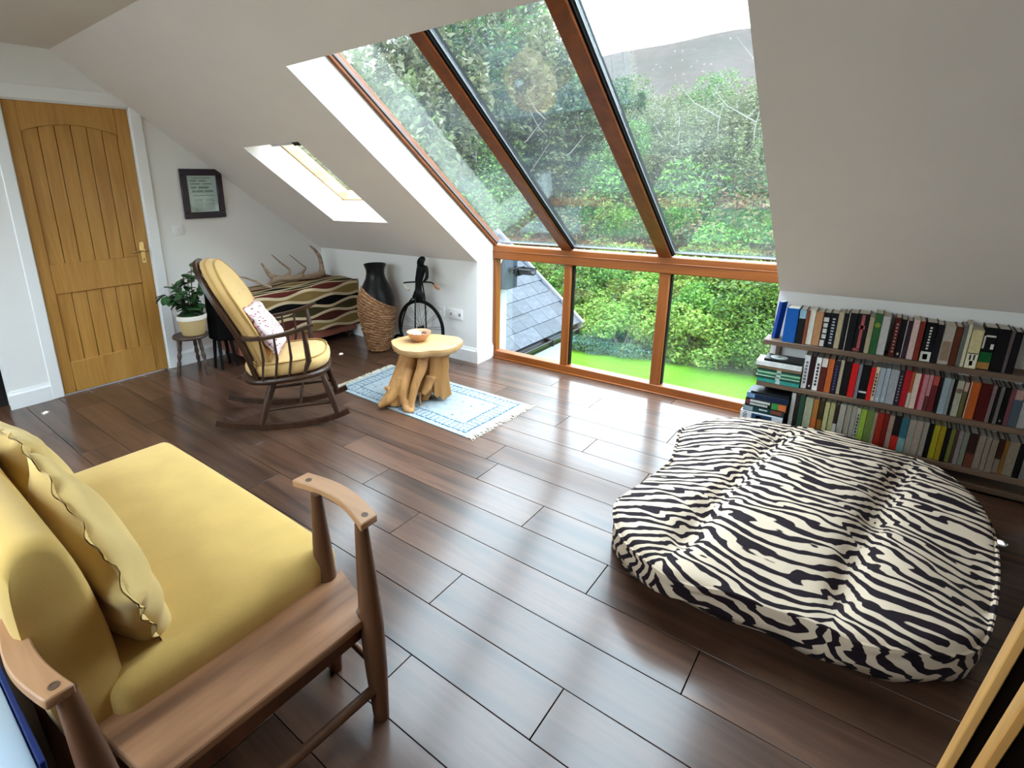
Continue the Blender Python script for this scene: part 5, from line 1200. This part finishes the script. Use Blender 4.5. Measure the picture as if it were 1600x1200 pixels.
for r in range(3):
    nm, z0 = SH[r]; prev = -9; row = ROWS[r]; names = [q[0] for q in row]
    for i, (cn, hx, xa, xb, h, ex) in enumerate(row):
        xa = max(xa + .0004, prev + .0006); xb = max(xb - .0004, xa + .008); prev = xb
        yf = YS + .006 + rb.uniform(0, .010); dep = min(.105 + rb.uniform(0, .012), YK - yf - .003); c = hexc(hx); m = plain(c, .45)
        L = names[i - 1] if i else None; R = names[i + 1] if i + 1 < len(row) else None
        feat = dict(T='with a pale top block', L='with large white lettering', N='with small pale lettering', F='with a pink figure', S='with a round spot', D='with one pale dot', W='with a thin pale edge', P='with a white foot', M='with a mottled foot', G='with a pale picture', X='with a green and tan foot', Q='with dark lettering', V='with a white band', B='with a two-coloured spine').get(ex[:1], '')
        lab = 'narrow' if xb - xa < .016 else ('thick' if xb - xa > .04 else ''); lab = (lab + ' ' + cn + ' book').strip()
        if feat: lab += ' ' + feat
        where = (' between %s and %s ones' % (L, R)) if L and R else (' at the window end' if not L else ' at the dark far end')
        lab = lab + where + ', ' + nm + ' shelf'
        if len(lab.replace('-', ' ').split()) > 14: lab = lab.replace(' between %s and %s ones' % (L, R), ' beside %s %s one' % ('an' if L[0] in 'aeiou' else 'a', L))
        if lab in labels:
            k = labels[lab]; labels[lab] += 1; lab = '%s book, %s along the %s shelf from the window' % (cn, ORD[i] if i < 20 else ('twenty-' if i < 29 else 'thirty-') + ORD[(i - 20) % 10] if i != 29 and i != 39 else 'thirtieth', nm)
        labels[lab] = 1
        ww = lab.split()
        t = thing('book', lab, 'book', ((xa + xb) / 2, yf + .05, z0), group='books standing on the ' + nm + ' shelf')
        bm = B(); tk = min(.0022, (xb - xa) * .12)
        box(bm, (xa, yf, z0), (xb, yf + tk * 1.3, z0 + h), min(.0014, tk * .5)); box(bm, (xa, yf + tk, z0), (xa + tk, yf + dep, z0 + h)); box(bm, (xb - tk, yf + tk, z0), (xb, yf + dep, z0 + h))
        obj('cover', bm, m, t, smooth=0)
        obj('pages', box(B(), (xa + tk, yf + tk, z0 + .003), (xb - tk, yf + dep - .004, z0 + h - .003)), PAGES, t, smooth=0)
        if ex:
            k = ex[0]; w = xb - xa; bm = B()
            def P(a, b, lo, hi, hx_, nm_='spine_print'):
                obj(nm_, sp(B(), lerp(xa, xb, a), lerp(xa, xb, b), z0 + h * lo, z0 + h * hi, yf), plain(hexc(hx_), .5), t, smooth=0)
            def rowsof(a, b, lo, hi, n, hx_, duty=.6):
                bm = B()
                for j in range(n):
                    q0 = lerp(lo, hi, j / n); q1 = q0 + (hi - lo) / n * duty; s = rb.uniform(.75, 1)
                    sp(bm, lerp(xa, xb, lerp(.5, a, s)), lerp(xa, xb, lerp(.5, b, s)), z0 + h * q0, z0 + h * q1, yf)
                obj('spine_print', bm, plain(hexc(hx_), .5), t, smooth=0)
            if k == 'T': P(.04, .96, .74, .99, ex[1:])
            elif k == 'L': rowsof(.1, .9, .25, .9, 4, ex[1:], .75); P(.05, .7, .02, .20, ex[1:])
            elif k == 'N': rowsof(.3, .7, .12, .9, 9, ex[1:], .5)
            elif k == 'F': P(.35, .62, .05, .97, ex[1:]); P(.25, .75, .60, .70, ex[1:]); P(.05, .6, .02, .09, ex[1:])
            elif k == 'S': obj('spine_print', lathe(B(), [(0, .0008), (.012, .0008), (.012, 0)], 16, ((xa + xb) / 2, yf, z0 + h * .72), Matrix.Rotation(PI / 2, 4, 'X')), plain(hexc(ex[1:]), .5), t, smooth=0)
            elif k == 'D': P(.35, .65, .08, .13, ex[1:])
            elif k == 'W': P(.0, .08 if w > .03 else .14, .0, 1.0, ex[1:])
            elif k == 'P': P(.02, .98, .01, .26, ex[1:]); P(.25, .7, .06, .2, '101012'); rowsof(.35, .6, .32, .92, 8, ex[1:], .55)
            elif k == 'M': P(.1, .9, .1, .6, ex[1:])
            elif k == 'G': P(.03, .97, .02, .38, ex[1:]); P(.25, .4, .22, .36, '2a2724'); P(.6, .75, .22, .36, '2a2724'); P(.05, .95, .38, .40, '2a2724'); P(.35, .65, .08, .2, '8d8676')
            elif k == 'X': P(.02, .98, .18, .42, ex[1:]); P(.02, .98, .02, .18, 'a5793f'); P(.2, .95, .78, .82, 'cfc9c0'); P(.7, .95, .5, .62, 'd8d4cc'); P(.05, .2, .5, .8, 'c9c0b6')
            elif k == 'Q': rowsof(.25, .75, .15, .85, 7, '2a2a2a' if ex[1:] in ('222', '333', '422') else '6a6a70', .7)
            elif k == 'V': P(.02, .98, .18, .23, ex[1:])
            elif k == 'B': P(.0, 1.0, .01, .42, ex[1:])
def flat_book(lab, x0, x1, z, th, hx, yf, dep, prints=(), cat='book', rz=0.0, grp='books lying flat at the window end'):
    t = thing('book', lab, cat, ((x0 + x1) / 2, yf + dep / 2, z), rz, group=grp); cx, cy = (x0 + x1) / 2, yf + dep / 2
    bm = B(); tk = min(.002, th * .2); box(bm, (x0, yf, z), (x1, yf + tk * 1.4, z + th), .0008); box(bm, (x0, yf + tk, z), (x1, yf + dep, z + tk)); box(bm, (x0, yf + tk, z + th - tk), (x1, yf + dep, z + th))
    obj('cover', bm, plain(hexc(hx), .35), t, smooth=0); obj('pages', box(B(), (x0 + .003, yf + tk, z + tk), (x1 - .003, yf + dep - .003, z + th - tk)), PAGES, t, smooth=0)
    for a, b, lo, hi, h2 in prints: obj('spine_print', sp(B(), lerp(x0, x1, a), lerp(x0, x1, b), z + th * lo, z + th * hi, yf), plain(hexc(h2), .45), t, smooth=0)
    return t
z = .348; y_ = YS - .004
for k, (th, hx, lab, pr) in enumerate(((.020, '2f8f86', 'teal thin book at the bottom of the middle shelf pile', ((.45, .55, 0, 1, 'b9c9c6'),)), (.018, '1f4a3a', 'dark green thin book, second from the bottom of the middle shelf pile', ((.45, .55, 0, 1, 'a9b9b4'), (0, 1, .75, 1, 'b9d8c0'))),
        (.019, '2c6b4c', 'green thin book with a pale stripe in the middle shelf pile', ((.45, .55, 0, 1, 'b9c9c6'), (0, 1, .7, .95, 'a8d8b0'))), (.018, '1d4438', 'deep green thin book under the tan one in the middle shelf pile', ((.45, .55, 0, 1, 'a9b9b4'), (.0, 1, 0, .2, '7fb89a'))),
        (.012, '9c7d5c', 'tan slim book under the white one in the middle shelf pile', ()), (.030, 'd9d9d8', 'wide white book near the top of the middle shelf pile', ((0, 1, .0, .12, '3a2a28'),)))):
    flat_book(lab, -.458 + rb.uniform(-.004, .006) - (.01 if k == 5 else 0), -.256, z, th, hx, y_ - (.006 if k == 5 else 0) + rb.uniform(0, .003), .122, pr); z += th + .0006
tb = flat_book('black slim case carrying a silver disc on top of the middle shelf pile', -.435, -.258, z, .015, '121513', y_ + .004, .115, cat='case')
obj('disc', lathe(B(), [(.008, .0006), (.040, .0006), (.0405, 0), (.008, 0), (.008, .0006)], 40, (-.372, y_ + .060, z + .0156)), newmat('silver_disc', (.80, .86, .84), .25, .6, .2), tb)
z = .113; y_ = YS - .030
B1 = flat_book('thick white book with a blue picture and black numerals, base of the lower pile', -.505, -.300, z, .055, 'd6d8dc', y_, .145, ((.27, .75, .12, .88, '27415f'), (.38, .5, .35, .7, '8fb0cc'), (.55, .66, .3, .55, '6d93b5'))); z += .0556
fc = bpy.data.curves.new('numerals', 'FONT'); fc.body = '1001'; fc.size = .030; fc.align_x = 'CENTER'; fc.align_y = 'CENTER'; fc.extrude = .0003
fo = bpy.data.objects.new('tmp', fc); COL.objects.link(fo); dg = bpy.context.evaluated_depsgraph_get(); nm_ = bpy.data.meshes.new_from_object(fo.evaluated_get(dg)); bpy.data.objects.remove(fo); nm_.name = 'numerals'; nm_.materials.clear(); nm_.materials.append(plain((.02, .02, .022), .5))
fo = obj('numerals', nm_, None, B1, local=True); fo.location = (-.480 - (-.4025), y_ - .0006 - (y_ + .0725), .0275); fo.rotation_euler = (PI / 2, -PI / 2, 0)
flat_book('dark teal book with a russet corner, second from the base of the lower pile', -.498, -.298, z, .034, '1f3d40', y_ + .004, .140, ((.0, .25, .1, .9, '8a9aa0'), (.68, .95, .3, .9, '7a4030'), (.4, .6, .5, .75, 'b9c4c4'))); z += .0346
flat_book('black book with white capitals and green and orange squares, lower pile', -.490, -.290, z, .044, '191a1b', y_ + .002, .140, ((.12, .6, .55, .85, 'c9ccc8'), (.12, .55, .15, .42, 'b9bcb8'), (.64, .80, .1, .9, '3f8a45'), (.80, .98, .1, .9, 'c56a38'), (.02, .1, .2, .8, '7a3a44'))); z += .0446
flat_book('glossy navy book with a pale blue spine end, next to topmost in the lower pile', -.488, -.286, z, .030, '18243c', y_ + .004, .140, ((0, .2, .1, .9, '6d8fb5'),)); z += .0306
flat_book('thin black book topping the lower pile under the shelf', -.470, -.288, z, .012, '101216', y_ + .006, .135)
t = thing('book', 'slim dark blue book leaning at the very window end of the top shelf', 'book', (-.395, 3.36, .588), 0, 'books standing on the top shelf')
M = Matrix.Translation((-.405, 3.375, .588)) @ Matrix.Rotation(math.radians(3.5), 4, 'Y') @ Matrix.Rotation(math.radians(-24), 4, 'Z')
obj('cover', box(B(), (-.010, -.03, .0005), (.008, .02, .205), .002, 1, M), plain(hexc('27468a'), .4), t, smooth=0); obj('pages', box(B(), (-.006, -.024, .004), (.004, .0205, .2055), 0, 1, M), PAGES, t, smooth=0)

# ---------------------------------------------------------------- slatted screen leaning beside the camera
sn = thing('slatted_screen', 'leaning pine slatted screen with an added backing for shaded gaps, slat edges in view', 'screen', (.228, 1.282, 0)); sn.rotation_euler = (math.radians(18.8), 0, 0)
for k in range(9): obj('slat', box(B(), (-.006, -.027 - k * .104, .03), (.006, -k * .104, 1.02), .002), PINEV, sn, local=True)
obj('top_rail', box(B(), (-.012, -.90, 1.02), (.016, .02, 1.06), .004), PINEV, sn, local=True); obj('bottom_rail', box(B(), (-.008, -.90, .0), (.014, .02, .035), .003), PINEV, sn, local=True)
obj('backing', box(B(), (.008, -.89, .03), (.014, .01, 1.02)), newmat('gap_shade', (.004, .0022, .0015), 1.0, 0.0), sn, local=True)  # near-black sheet added so the gaps between slats look shaded
obj('prop_leg', tube(B(), [(.03, -.45, 1.0), (.05, -.95, -.28)], [.012, .012], 8), PINEV, sn, local=True)
